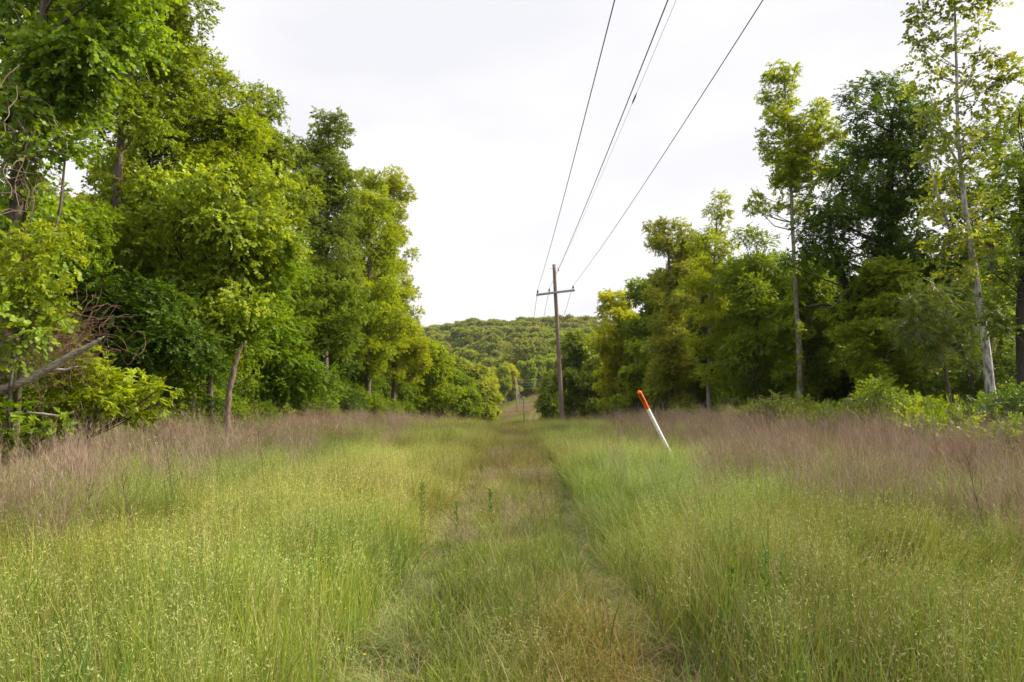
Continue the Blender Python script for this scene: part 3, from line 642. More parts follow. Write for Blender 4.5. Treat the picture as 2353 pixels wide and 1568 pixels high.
def edge_shrub_row():
    pr = {}
    n = 0
    for side, xs, y0, y1, st in ((-1, 11.0, 15, 70, 2.8), (-1, 9.9, 12.5, 24, 1.9), (1, 12.3, 27, 75, 3.6)):
        for y in np.arange(y0, y1, st):
            k = int(rng.integers(0, 3)); x = side * (xs - .9 * sm(35, 60, y) + rng.uniform(-.5, .9)); loc = (x, y + rng.uniform(-.8, .8), 0); loc = (loc[0], loc[1], float(hz(loc[0], loc[1])) - .05)
            h = rng.uniform(1.4, 2.9) if (side < 0 or y > 50) else rng.uniform(.8, 1.6); s = h / 2.4; gp = 'shrubs along the foot of the %s trees' % ('left' if side < 0 else 'right'); lb = 'low shrub filling the foot of the %s tree line' % ('left' if side < 0 else 'right')
            if k not in pr:
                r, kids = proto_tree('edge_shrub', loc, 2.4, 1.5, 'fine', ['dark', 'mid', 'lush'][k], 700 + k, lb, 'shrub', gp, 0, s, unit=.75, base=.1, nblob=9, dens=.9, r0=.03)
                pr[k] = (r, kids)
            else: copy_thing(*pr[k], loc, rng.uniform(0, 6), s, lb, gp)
edge_shrub_row()
def understory():
    pr = {}
    for side, x0, y0, y1, st in ((-1, 12.6, 15.5, 72, 2.9), (1, 14.0, 46, 78, 3.2), (-1, 15.5, 18, 60, 4.2), (1, 18.5, 30, 70, 3.4), (1, 22, 34, 60, 5)):
        for y in np.arange(y0, y1, st):
            k = int(rng.integers(0, 4)); x = side * (x0 - .8 * sm(40, 70, y) + rng.uniform(-.6, .8)); yy = y + rng.uniform(-.9, .9); h = min(rng.uniform(4.2, 7.5), top_limit(x, yy, 2) * .97)
            if h < 2.5: continue
            s = h / 6; loc = (x, yy, float(hz(x, yy)) - .05)
            gp = 'understory trees of the %s wood' % ('left' if side < 0 else 'right'); lb = 'low tree leafy to the ground filling the lower %s wood' % ('left' if side < 0 else 'right')
            if k not in pr:
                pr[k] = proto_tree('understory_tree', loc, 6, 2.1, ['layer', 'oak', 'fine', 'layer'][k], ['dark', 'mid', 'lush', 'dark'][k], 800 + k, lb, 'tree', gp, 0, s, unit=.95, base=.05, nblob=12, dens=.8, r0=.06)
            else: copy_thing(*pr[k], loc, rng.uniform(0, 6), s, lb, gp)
understory()
# trees lining the far part of the cleared strip, down the valley and up the other side
FK = [(13, 4.0, 'olive', 301), (12, 3.8, 'mid', 302), (14, 4.2, 'yellow', 303), (13, 4.2, 'bright', 304)]
ffirst = {}
def place_far(x, y, h, label, group):
    k = int(rng.integers(0, 4)); H, R, mat, sd_ = FK[k]; s = h / H
    loc = (x, y, float(hz(x, y)) - .1); rz = rng.uniform(0, 2 * PI)
    if k not in ffirst:
        r, kids = proto_tree('valley_tree', loc, H, R, 'far', mat, sd_, label, 'tree', group, rz, s, unit=1.9, base=.1, nblob=10, dens=1.0)
        ffirst[k] = (r, kids)
    else: copy_thing(*ffirst[k], loc, rz, s, label, group)
for y in np.arange(80, 215, 9.5):
    for x in (-9.0 if y > 120 else -11.5, -16, -24):
        xx = x + rng.uniform(-1, 1); lim = top_limit(xx, y, 3); h = min(lim * .97, rng.uniform(11, 15))
        if h > 4: place_far(xx, y + rng.uniform(-3, 3), h, 'tree lining the left side of the cleared strip down into the valley', 'trees down the left side of the strip')
for y in np.arange(84, 225, 9.5):
    for x in (13.0 if y < 150 else 12.0, 19, 27):
        xx = x + rng.uniform(-1, 1); lim = top_limit(xx, y, 3); h = min(lim * .97, rng.uniform(11, 15))
        if h > 4: place_far(xx, y + rng.uniform(-3, 3), h, 'tree lining the right side of the cleared strip down into the valley', 'trees down the right side of the strip')
for (x, y) in [(-13, 222), (-17, 235), (-9.5, 262), (-12, 250), (-4, 272), (1, 276), (6, 280), (-16, 268), (11, 284), (16, 288), (21, 286), (-22, 262), (-10, 284), (-2, 290), (5, 293), (12, 297), (-20, 282), (20, 298), (27, 292), (-28, 276), (-35, 285), (34, 290)]:
    place_far(x + rng.uniform(-.8, .8), y, rng.uniform(12.5, 15.5), 'large tree standing behind the top of the distant clearing', 'trees behind the distant clearing')

# forested hill: single trees, the farthest slope one mass
hrng = np.random.default_rng(9)
hm = []
for k in range(5):
    g, V, F, v = generic('hill_tree', 12, 5.0, 'hill', 'hill', 400 + k, '', unit=2.3, base=.25, nblob=9, dens=1.0, trunk_too=False, r0=.2)
    Vt = np.vstack(g.V); F4 = np.vstack(g.F4); F3 = np.vstack(g.F3)
    n0 = len(V)
    me = mesh_np('hill_tree', np.vstack([V, Vt]), [F, F4 + n0, F3 + n0], None, attrs={'v': ('FLOAT', np.concatenate([v, np.zeros(len(Vt))]))},
                 mats=[LEAF['hill'] if k < 3 else LEAF['olive' if k == 3 else 'mid'], BARK], matidx=np.concatenate([np.zeros(len(F)), np.ones(len(F4) + len(F3))]))
    hm.append(me)
pts = []
for y in np.arange(302, 640, 8.5):
    u0, u1 = 900, 1420
    x0, x1 = (u0 - CX) / FPX * y - 12, (u1 - CX) / FPX * y + 12
    for x in np.arange(x0, x1, 8.2):
        pts.append((x + hrng.uniform(-3, 3), y + hrng.uniform(-3, 3)))
pts.sort(key=lambda p: p[1])
for (x, y) in pts[:285]:
    o = link('hillside_tree', hm[hrng.integers(0, 5)], None, (x, y, float(hz(x, y)) - .4)); s = hrng.choice([.62, .8, 1.0, 1.25, 1.45]) * hrng.uniform(.9, 1.1)
    o.scale = (s, s, s * hrng.uniform(.9, 1.15)); o.rotation_euler = (0, 0, hrng.uniform(0, 6.28))
    tag(o, 'leafy tree crown on the nearer slope of the wooded hill', 'tree', 'trees covering the hillside')
HP = np.array(pts[285:])
HP = np.vstack([HP, np.stack([hrng.uniform(-330, 330, 900), hrng.uniform(420, 640, 900)], 1)])

# ------------------------------------------------------------------ scattering (grass, herbs, far forest): one object each
def scatter(name, variants, P, rot, scl, vid, tint, mats, kind='stuff', label=None, cat=None):
    """variants: list of (V, F4, vc Nx3, v N). The object's own mesh carries the variants and the scatter points."""
    Vs, Fs, vcs, vs, kd = [], [], [], [], []; n = 0
    for i, (V, F, vc, vv) in enumerate(variants):
        Vs.append(V); Fs.append(F + n); vcs.append(vc); vs.append(vv); kd.append(np.full(len(V), i)); n += len(V)
    m = len(P); z3 = np.zeros((n, 3))
    V = np.vstack(Vs + [P]); F = np.vstack(Fs)
    attrs = {'kindid': ('INT', np.concatenate(kd + [np.full(m, -1)])), 'vc': ('FLOAT_COLOR', np.vstack(vcs + [np.zeros((m, 3))])),
             'v': ('FLOAT', np.concatenate(vs + [np.zeros(m)])),
             'vid': ('INT', np.concatenate([np.full(n, -1), vid])), 'rot': ('FLOAT_VECTOR', np.vstack([z3, rot])),
             'scl': ('FLOAT_VECTOR', np.vstack([z3, scl])), 'tint': ('FLOAT_COLOR', np.vstack([z3, tint]))}
    me = mesh_np(name, V, F, None, attrs=attrs, mats=mats); o = link(name, me)
    ng = bpy.data.node_groups.new(name + '_nodes', 'GeometryNodeTree')
    ng.interface.new_socket('Geometry', in_out='INPUT', socket_type='NodeSocketGeometry'); ng.interface.new_socket('Geometry', in_out='OUTPUT', socket_type='NodeSocketGeometry')
    a = ng.nodes.new; l = ng.links.new; gi = a('NodeGroupInput'); go = a('NodeGroupOutput')
    def named(nm, ty):
        q = a('GeometryNodeInputNamedAttribute'); q.data_type = ty; q.inputs['Name'].default_value = nm; return q.outputs['Attribute']
    def cmp(sock, val):
        c = a('FunctionNodeCompare'); c.data_type = 'INT'; c.operation = 'EQUAL'; l(sock, c.inputs[2]); c.inputs[3].default_value = val; return c.outputs[0]
    kid = named('kindid', 'INT'); vi = named('vid', 'INT'); jn = a('GeometryNodeJoinGeometry')
    s0 = a('GeometryNodeSeparateGeometry'); l(gi.outputs[0], s0.inputs[0]); l(cmp(kid, -1), s0.inputs[1])
    e2r = a('FunctionNodeEulerToRotation'); l(named('rot', 'FLOAT_VECTOR'), e2r.inputs[0]); sc_ = named('scl', 'FLOAT_VECTOR')
    for i in range(len(variants)):
        si = a('GeometryNodeSeparateGeometry'); l(s0.outputs[1], si.inputs[0]); l(cmp(kid, i), si.inputs[1])
        ip = a('GeometryNodeInstanceOnPoints'); l(s0.outputs[0], ip.inputs['Points']); l(cmp(vi, i), ip.inputs['Selection'])
        l(si.outputs[0], ip.inputs['Instance']); l(e2r.outputs[0], ip.inputs['Rotation']); l(sc_, ip.inputs['Scale']); l(ip.outputs[0], jn.inputs[0])
    l(jn.outputs[0], go.inputs[0])
    md = o.modifiers.new('scatter', 'NODES'); md.node_group = ng
    return tag(o, label, cat, None, kind)

def blades(n, R, h, hj, w, bend, rng, cols, lean=(0, 0), flat=0.0, seg=3):
    """strips: returns V, F, vc"""
    a = rng.uniform(0, 2 * PI, n); r = R * np.sqrt(rng.random(n)); B = np.stack([r * np.cos(a), r * np.sin(a), np.zeros(n)], 1)
    hh = h * (1 + hj * rng.standard_normal(n)).clip(.35, 1.7); az = rng.uniform(0, 2 * PI, n)
    tilt = np.abs(rng.normal(bend * .4, bend * .35, n)) + flat; dirh = np.stack([np.cos(az), np.sin(az)], 1) + np.array(lean)
    t = np.linspace(0, 1, seg + 1)
    th = tilt[:, None] * (.35 + 1.15 * t[None]) ; th = np.minimum(th, 1.72)
    ds = hh[:, None] / seg
    hx = np.concatenate([np.zeros((n, 1)), np.cumsum(np.sin(th[:, :-1]) * ds, 1)], 1); zz = np.concatenate([np.zeros((n, 1)), np.cumsum(np.cos(th[:, :-1]) * ds, 1)], 1)
    C = B[:, None] + np.concatenate([hx[..., None] * dirh[:, None], zz[..., None]], -1)
    wa = az + PI / 2 + rng.normal(0, .6, n); S = np.stack([np.cos(wa), np.sin(wa), np.zeros(n)], 1)
    ww = w * rng.uniform(.6, 1.3, n)[:, None] * (1 - .85 * t[None] ** 1.6)
    V = np.stack([C - S[:, None] * ww[..., None] / 2, C + S[:, None] * ww[..., None] / 2], 2).reshape(-1, 3)
    k = (seg + 1) * 2; b = np.arange(n)[:, None] * k; F = np.vstack([b + np.array([[2 * i, 2 * i + 1, 2 * i + 3, 2 * i + 2]]) for i in range(seg)])
    ci = rng.integers(0, len(cols), n); cc = np.array(cols)[ci] * rng.uniform(.8, 1.2, (n, 1)); vc = np.repeat(cc, k, 0)
    return V, F, vc, C
def kites(P, D, L, w, rng):
    n = len(P); S = nrm(np.cross(D, rng.standard_normal((n, 3)))); L = L * rng.uniform(.7, 1.3, (n, 1)); w = w * rng.uniform(.7, 1.2, (n, 1))
    V = np.stack([P, P + D * L * .4 + S * w / 2, P + D * L, P + D * L * .4 - S * w / 2], 1).reshape(-1, 3)
    return V, np.arange(n)[:, None] * 4 + np.array([[0, 1, 2, 3]])
def join(parts):
    V = []; F = []; C = []; n = 0
    for v, f, c in parts: V.append(v); F.append(f + n); C.append(c); n += len(v)
    V = np.vstack(V); return V, np.vstack(F), np.vstack(C), np.zeros(len(V))
GREENS = [(.155, .215, .020), (.195, .245, .026), (.125, .195, .022), (.250, .270, .045), (.290, .270, .090)]
SEED = [(.33, .37, .12), (.40, .43, .18), (.28, .33, .09), (.36, .33, .15)]
def clump_meadow(seed, nb=50, ns=14, h=.52, R=.16, spk=9, seg=3):
    r = np.random.default_rng(seed)
    p = [blades(nb, R, h * .9, .3, .0040, .70, r, GREENS)[:3]]
    V, F, c, C = blades(ns, R, h, .14, .0022, .42, r, [(.20, .24, .07), (.16, .22, .05)], lean=(.25, 0)); p.append((V, F, c))
    tip, pre = C[:, -1], C[:, -2]; dr = nrm(tip - pre)
    Q = []; D = []
    for q in range(spk):
        f = r.uniform(0, 1, (ns, 1)); Q.append(pre * f + tip * (1 - f) + r.standard_normal((ns, 3)) * .012); D.append(nrm(dr * .7 + r.standard_normal((ns, 3)) * .6 + np.array([.2, 0, -.35])))
    V2, F2 = kites(np.vstack(Q), np.vstack(D), .022, .0043, r)
    cc = np.array(SEED)[r.integers(0, len(SEED), len(F2))] * r.uniform(.8, 1.15, (len(F2), 1)); p.append((V2, F2, np.repeat(cc, 4, 0)))
    return join(p)
def clump_lush(seed, n=46, h=.38, R=.15, flat=0.0, w=.007, bend=.85, cols=GREENS):
    r = np.random.default_rng(seed); return join([blades(n, R, h, .28, w, bend, r, cols, flat=flat)[:3]])
def clump_flat(seed, n=60):
    r = np.random.default_rng(seed)
    return join([blades(n, .15, .27, .35, .0050, .12, r, [(.20, .25, .06), (.31, .31, .12), (.13, .20, .03), (.33, .24, .13)], flat=1.42)[:3],
                 blades(12, .2, .12, .3, .005, .8, r, GREENS)[:3]])
BROWN = [(.26, .165, .125), (.31, .22, .155), (.17, .105, .08), (.38, .30, .21), (.29, .19, .15)]
def clump_brown(seed, n=30, h=.85, R=.16):
    r = np.random.default_rng(seed)
    V, F, c, C = blades(n, R, h, .18, .0030, .30, r, BROWN, lean=(-.2, 0), seg=4)
    Q = []; D = []
    for q in range(9):
        f = r.random((n, 1)); a = C[:, 2] * f + C[:, 4] * (1 - f); Q.append(a); D.append(nrm(nrm(C[:, 4] - C[:, 2]) + r.standard_normal((n, 3)) * .28))
    V2, F2 = kites(np.vstack(Q), np.vstack(D), .11, .0028, r); cc = np.array(BROWN)[r.integers(0, 5, len(F2))] * r.uniform(.8, 1.4, (len(F2), 1))
    g = blades(10, R, .4, .25, .006, .7, r, GREENS)[:3]
    return join([(V, F, c), (V2, F2, np.repeat(cc, 4, 0)), g])

def vnoise(x, y, s, seed=0):
    """smooth value noise"""
    r = np.random.default_rng(seed); G = r.random((64, 64)); X = x / s + 17.3; Yv = y / s + 9.1
    i = np.floor(X).astype(int); j = np.floor(Yv).astype(int); f = X - i; g = Yv - j; f = f * f * (3 - 2 * f); g = g * g * (3 - 2 * g)
    a = lambda p, q: G[p % 64, q % 64]
    return (a(i, j) * (1 - f) + a(i + 1, j) * f) * (1 - g) + (a(i, j + 1) * (1 - f) + a(i + 1, j + 1) * f) * g
def pts_region(y0, y1, dens, rng, half=lambda y: np.full_like(y, 13.0), view=True):
    A = (y1 - y0) * 30; n = int(A * dens); x = rng.uniform(-15, 15, n); y = rng.uniform(y0, y1, n)
    k = np.abs(x) < half(y)
    if view: k &= np.abs(x) < (y + 1.2) * .80 + .8
    return x[k], y[k]
gr = np.random.default_rng(31)
def build_grass():
    variants = [clump_meadow(1), clump_meadow(2, h=.56), clump_meadow(3, nb=30, ns=24), clump_meadow(4, nb=54, ns=5, h=.48),
                clump_lush(5), clump_lush(6, h=.44, w=.0085, bend=1.0), clump_flat(7), clump_flat(8), clump_flat(9),
                clump_lush(10, n=40, h=.46, w=.0035, bend=1.1, cols=[(.36, .31, .16), (.42, .36, .20), (.26, .26, .10)]), clump_lush(11, n=26, h=.5, w=.013, bend=.9, cols=[(.10, .19, .03), (.14, .23, .05)])]
    X = []; Y = []; S = []
    for (y0, y1, d, s) in ((.3, 4, 85, 1.0), (4, 8, 70, 1.0), (8, 16, 46, 1.1), (16, 30, 26, 1.3), (30, 62, 13, 1.6)):
        x, y = pts_region(y0, y1, d, gr); X.append(x); Y.append(y); S.append(np.full(len(x), s))
    x = np.concatenate(X); y = np.concatenate(Y); s = np.concatenate(S)
    n = len(x); ax = np.abs(x)
    wob = .16 * (vnoise(x, y, 1.3, 4) - .5)
    rutd = np.abs(ax - .80 + wob); rutw = np.where(x > 0, .24, .24)
    in_rut = (rutd < rutw) & (y < 24) & (gr.random(n) < np.where(x > 0, .96, .94) * (1 - sm(14, 24, y)))
    center = (ax < .62) & ~in_rut
    u = gr.random(n)
    brown_zone = sm(3.4, 5.0, ax + 1.2 * (vnoise(x, y, 2.2, 8) - .5))
    vid = np.where(u < .3, 0, np.where(u < .55, 1, np.where(u < .8, 2, 3)))
    lushp = np.where(center, .6, np.where((ax > .9) & (ax < 1.7) & (y < 14), .55, .18)) + .25 * (vnoise(x, y, 1.1, 3) > .62)
    vid = np.where((y < 7) & (gr.random(n) < .6), 3, vid)
    vid = np.where(gr.random(n) < lushp, np.where(gr.random(n) < .5, 4, 5), vid)
    pp = np.exp(-((x + 2.3) / 1.2) ** 2 - ((y - 9.0) / 5.0) ** 2) + .8 * np.exp(-((x - 2.6) / 1.1) ** 2 - ((y - 14) / 7.0) ** 2)
    vid = np.where(gr.random(n) < pp * .8, 2, vid)
    vid = np.where(in_rut, gr.integers(6, 9, n), vid)
    ex = gr.random(n); vid = np.where((ex < .07 + .10 * (vnoise(x, y, .8, 41) > .6)) & ~in_rut, 9, vid); vid = np.where((ex > .965) & ~in_rut & (y < 20), 10, vid)
    # height: low in the middle strip, waist-high grass outside
    hh = np.where(center, .52 + .24 * vnoise(x, y, .9, 5), .86 + .34 * vnoise(x, y, 1.8, 6))
    hh = np.where(in_rut, .75, hh); edge = (ax > 1.05) & (ax < 1.6); hh = np.where(edge & ~in_rut, hh * .92, hh)
    hh *= np.where((ax < 1.2) & ~in_rut, 1 - .2 * (1 - sm(10, 26, y)), 1)
    hh *= gr.uniform(.75, 1.2, n) * (.82 + .36 * vnoise(x, y, .55, 44))
    lodge = sm(.45, .85, vnoise(x, y, 1.7, 42)) * np.where(center | in_rut, .2, .75); la = 2 * PI * vnoise(x, y, 5.5, 43) * 1.5
    rot = np.stack([lodge * np.sin(la) + gr.normal(0, .10, n), lodge * np.cos(la) + gr.normal(.04, .10, n), gr.uniform(-1.2, 1.2, n)], 1)
    rot[:, 2] = np.where(in_rut, gr.uniform(0, 2 * PI, n), rot[:, 2])
    scl = np.stack([s * gr.uniform(.9, 1.2, n), s * gr.uniform(.9, 1.2, n), hh], 1)
    scl[in_rut, 2] = gr.uniform(.6, 1.0, in_rut.sum())
    # colour: real differences between stands of grass
    a = vnoise(x, y, 3.1, 11)[:, None]; b = vnoise(x, y, 1.0, 12)[:, None]; c = vnoise(x, y, 6.0, 13)[:, None]
    t = np.array([1.06, 1.04, .98]) * (.74 + .52 * b) * (.86 + .28 * vnoise(x, y, 2.3, 14)[:, None])
    t = t * (1 + (a - .5) * np.array([.30, .04, .10])) * (1 + (c - .5) * np.array([.16, .08, .25]))
    mid = (np.exp(-(x / 1.0) ** 2) * sm(9, 18, y))[:, None]; t = t * (1 + mid * np.array([.16, -.02, -.15]))       # straw-gold down the far middle
    cen = (ax < .7)[:, None]; t = t * (1 - cen * np.array([.18, .20, .15])); bp = (np.exp(-((x - .5) / .4) ** 2 - ((y - 4.0) / 1.3) ** 2))[:, None]; t = t * (1 + bp * np.array([.22, -.10, .02]))
    pale = (np.exp(-((x + 2.3) / 1.2) ** 2 - ((y - 9.0) / 5.0) ** 2) + .8 * np.exp(-((x - 2.6) / 1.1) ** 2 - ((y - 14) / 7.0) ** 2))[:, None]; t = t * (1 + pale * np.array([.20, .15, .12]))
    cool = ((x > 1.0) & (x < 2.6))[:, None] * (y < 16)[:, None]; t = t * (1 + cool * np.array([-.03, .0, .0]))
    tl = ((x < -1.2) & (x > -3.6))[:, None]; t = t * (1 + tl * np.array([.10, .08, .05]))
    z = hz(x, y)
    P = np.stack([x, y, z - .01], 1)
    scatter('meadow_grass', variants, P, rot, scl, vid, t, [grass_mat('grass')])
    # old brown bluestem standing in bands along both tree lines
    X = []; Y = []; S = []
    for (y0, y1, d, s) in ((2.5, 9, 26, 1.0), (9, 18, 20, 1.0), (18, 34, 13, 1.2), (34, 66, 9, 1.5)):
        x, y = pts_region(y0, y1, d, gr); X.append(x); Y.append(y); S.append(np.full(len(x), s))
    x = np.concatenate(X); y = np.concatenate(Y); s = np.concatenate(S); n = len(x)
    nn = vnoise(x, y, 1.8, 21); n2 = vnoise(x, y, .8, 22)
    xin = np.where(x < 0, np.interp(y, [2, 6, 10, 16, 30, 60], [4.4, 4.2, 4.0, 3.8, 4.2, 4.2]), np.interp(y, [2, 6, 10, 16, 30, 60], [3.9, 3.6, 3.2, 3.6, 4.0, 4.3]))
    e = np.abs(x) + (nn - .5) * 3.0 + (vnoise(x, y, .9, 45) - .5) * 1.2
    p = np.where(x < 0, sm(-1.4, 3.0, e - xin), sm(-.8, 2.2, e - xin)) * np.where(x < 0, .55, .72) * (.18 + .82 * sm(.34, .56, .6 * n2 + .4 * vnoise(x, y, .45, 46)))
    p *= np.where((x < 0) & (y < 14), .75, 1.0)
    p = np.maximum(p, .13 * (np.abs(x) < .6) * (n2 > .5) * 1.7)
    k = gr.random(n) < p; x, y, s = x[k], y[k], s[k]; n = len(x)
    vb = [clump_brown(40), clump_brown(41, n=22, h=.95), clump_brown(42, n=38, h=.75)]
    hh = gr.uniform(.65, 1.35, n) * np.where(np.abs(x) < 1, .42, 1) * np.where(x < 0, .95, 1.0)
    t = np.ones((n, 3)) * (.85 + .3 * vnoise(x, y, 1.5, 23))[:, None]; t = t * np.where(x < 0, .95, .80)[:, None] * (1 + (vnoise(x, y, 4, 24)[:, None] - .5) * np.array([.1, .2, .3]))
    scatter('dry_brown_grass', vb, np.stack([x, y, hz(x, y) - .01], 1), np.stack([gr.normal(0, .14, n), gr.normal(0, .16, n), gr.uniform(-1.5, 1.5, n)], 1),
            np.stack([s, s, hh], 1), gr.integers(0, 3, n), t, [grass_mat('dry_grass', .2)])
    # rough grass on the far clearing and valley
    n = 9000; x = gr.uniform(-12, 20, n); y = gr.uniform(178, 285, n)
    dl = np.abs(x - (4.2 + (y - 195) * .10)); k = ~((np.abs(dl - .9) < .55) & (y < 236)) | (gr.random(n) < .12); x, y = x[k], y[k]; n = len(x)
    br = ((np.abs(y - 238 - x * 1.2) < 12) & (x > -3) & (x < 12)) * sm(.3, .6, vnoise(x, y, 4, 33))
    br = np.maximum(br, sm(.62, .75, vnoise(x, y, 5, 34)) * .6)
    t = np.array([1.15, 1.05, .9]) * (.8 + .4 * vnoise(x, y, 5, 35)[:, None]) * (1 + gr.normal(0, .1, (n, 1)))
    vidf = np.where(gr.random(n) < br, 2, gr.integers(0, 2, n))
    big = [clump_meadow(51, nb=24, ns=10, R=.3, spk=5), clump_lush(52, R=.3), clump_brown(53, n=26, R=.3)]
    scatter('valley_grass', big, np.stack([x, y, hz(x, y) - .02], 1), np.stack([np.zeros(n), np.zeros(n), gr.uniform(0, 6.28, n)], 1),
            np.stack([np.full(n, 1.8), np.full(n, 1.8), gr.uniform(.9, 1.5, n)], 1), vidf, t, [grass_mat('valley_grass', .3)])
    # low herbs and seedlings along the foot of the trees, both sides
    n = 2600; y = gr.uniform(5, 70, n); sd = np.where(gr.random(n) < .5, -1, 1); x = sd * (gr.uniform(9.3, 13.5, n) - .8 * sm(30, 60, y))
    hv = []
    for q in range(4):
        r = np.random.default_rng(60 + q); V, F, v, _ = leaves(np.array([(0, 0, .35, .34), (.22, .1, .22, .25), (-.2, -.1, .5, .2)]), 'bush', r, .7)
        hv.append((V, F, np.ones((len(V), 3)), v))
    scatter('undergrowth', hv, np.stack([x, y, hz(x, y)], 1), np.stack([np.zeros(n), np.zeros(n), gr.uniform(0, 6.28, n)], 1),
            np.stack([gr.uniform(.8, 1.6, n)] * 2 + [gr.uniform(.7, 1.7, n)], 1), gr.integers(0, 4, n), np.ones((n, 3)), [LEAF['mid']])
    # the farthest slopes of the hill: forest that reads as one mass
    n = len(HP); hv = []
    for k in range(3):
        g_, V, F, v = generic('x', 12, 5.0, 'hill', 'hill', 500 + k, '', unit=2.3, base=.25, nblob=9, dens=.9, trunk_too=False)
        hv.append((V, F, np.ones((len(V), 3)), v))
    sc_ = hrng.uniform(.6, 1.4, n)
    scatter('far_forest', hv, np.stack([HP[:, 0], HP[:, 1], hz(HP[:, 0], HP[:, 1]) - .5], 1), np.stack([np.zeros(n), np.zeros(n), hrng.uniform(0, 6.28, n)], 1),
            np.stack([sc_, sc_, sc_], 1), hrng.integers(0, 3, n), np.ones((n, 3)), [LEAF['hill']])
build_grass()

# ------------------------------------------------------------------ utility poles and lines
GREYPAINT = noise_mat('weathered_crossarm', [(.24, .25, .26), (.40, .41, .42)], (2, 12, 12), 4, bump=.2)
PORCELAIN = plain_mat('insulator_glaze', (.035, .022, .018), .25)
STEEL = plain_mat('galvanised_steel', (.32, .32, .33), .45, .8)
CABLE = plain_mat('cable', (.035, .03, .03), .5)
HOLE = plain_mat('pole_fitting', (.03, .028, .027), .6, .4)
def insulator(parent, p, s=1.0):
    g = Geo(); g.lathe([(.0, .0), (.012 * s, 0), (.012 * s, .05 * s)], 8); g.V = [v + np.array(p) for v in g.V]
    g.lathe([(.012, .045), (.06, .05), (.075, .075), (.05, .09), (.066, .105), (.066, .12), (.04, .135), (.05, .16), (.05, .175), (.03, .20), (.0, .205)], 14)
    g.V[-1] = g.V[-1] * np.array([s, s, s * 1.25]) + np.array(p)
    return link('insulator', g.mesh('insulator', PORCELAIN), parent)
def utility_pole(base, top, arm_z, arm_a, arm_b, ins, label, r0=.17, r1=.115, bolts=True, marks=True):
    root = empty('utility_pole', base); tag(root, label, 'utility pole'); B = np.array(base); r = np.random.default_rng(3)
    t = np.linspace(0, 1, 22)[:, None]; P = (np.array(top) - B) * t; P[0, 2] -= .4
    g = Geo(); g.tube(P, np.linspace(r0, r1, 22), k=18, wob=.012, rng=r); po = link('pole', g.mesh('pole', POLEWOOD), root)
    ax = np.array(arm_b) - np.array(arm_a); L = np.linalg.norm(ax); c = (np.array(arm_a) + np.array(arm_b)) / 2 - B
    q = Vector(ax).to_track_quat('X', 'Z').to_matrix()
    g = Geo(); g.box(c, (L / 2, .055, .075) if marks else (L / 2, .09, .13), q); arm = link('crossarm', g.mesh('crossarm', GREYPAINT, smooth=False), root)
    bv = arm.modifiers.new('bevel', 'BEVEL'); bv.width = .008; bv.segments = 2
    a0 = np.array(arm_a) - B; d = ax / L
    for f in ins:
        insulator(root, a0 + d * L * f + np.array([0, 0, .075]), 1.0)
        if bolts:
            g = Geo(); p = a0 + d * L * f; g.tube([p + np.array([0, 0, -.076]), p + np.array([0, 0, -.135])], .016, k=8); link('bolt', g.mesh('bolt', STEEL), root)
    if marks:
        ap = P[int(21 * (arm_z - base[2]) / (top[2] - base[2]))]
        g = Geo(); zc = c[2]
        f = (zc) / (top[2] - base[2]); pc = (np.array(top) - B) * f
        g.box(pc + np.array([0, -.150, 0]), (.05, .018, .05)); g.tube([pc + np.array([0, -.22, 0]), pc + np.array([0, .2, 0])], .012, k=8); link('arm_bolt', g.mesh('arm_bolt', HOLE), root)
        # bracket and spool on the pole top for the neutral wire
        pt = (np.array(top) - B) + np.array([0, 0, -.28])
        g = Geo(); g.tube([pt + np.array([-.32, 0, .0]), pt + np.array([.26, 0, .02])], .011, k=8); g.box(pt + np.array([.27, 0, .02]), (.015, .02, .05)); link('top_bracket', g.mesh('top_bracket', STEEL), root)
        g = Geo(); g.lathe([(.0, -.09), (.035, -.09), (.045, -.05), (.025, 0), (.045, .05), (.035, .09), (0, .09)], 14); g.V[0] = g.V[0] + pt + np.array([.30, 0, -.10]); link('spool', g.mesh('spool', PORCELAIN), root)
        g = Geo()
        for (f, s) in ((.80, .035), (.775, .03), (.735, .03), (.67, .022), (.36, .03), (.25, .02)):
            pp = (np.array(top) - B) * f; rr = r0 + (r1 - r0) * f; g.tube([pp + np.array([.02, -rr - .012, 0]), pp + np.array([.02, -rr + .03, 0])], s, k=10)
        link('fitting', g.mesh('fitting', HOLE), root)
    return root
Y0 = 47.0
pb = W(1293, 975, Y0); pb[2] = float(hz(pb[0], Y0)); pt = W(1273, 608, Y0)
aA = W(1232, 678, Y0 - .19); aB = W(1321, 667, Y0 - .19)
POLE1 = utility_pole(tuple(pb), tuple(pt), (aA[2] + aB[2]) / 2, tuple(aA), tuple(aB), (.04, .34, .955), 'near weathered wooden utility pole with a tilted grey crossarm, standing at the crest')
def at_arm(f): return aA + (aB - aA) * f + np.array([0, 0, .34])
def wire(name, pts, r, label, group=None, cat='cable', k=6):
    P = np.array(pts, float); B = P[0].copy(); g = Geo(); g.tube(P - B, r, k=k, cap=True)
    return tag(link(name, g.mesh(name, CABLE), None, B), label, cat, group)
PALEWIRE = plain_mat('pale_wire', (.34, .34, .32), .5)  # shine of the distant aluminium wires, put into a lighter base colour
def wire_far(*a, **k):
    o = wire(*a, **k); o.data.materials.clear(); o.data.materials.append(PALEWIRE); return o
def sag_line(a, b, s, n=40):
    a, b = np.array(a, float), np.array(b, float); t = np.linspace(0, 1, n)[:, None]
    P = a + (b - a) * t; P[:, 2] -= s * 4 * (t * (1 - t))[:, 0]; return P
YB = -28.0
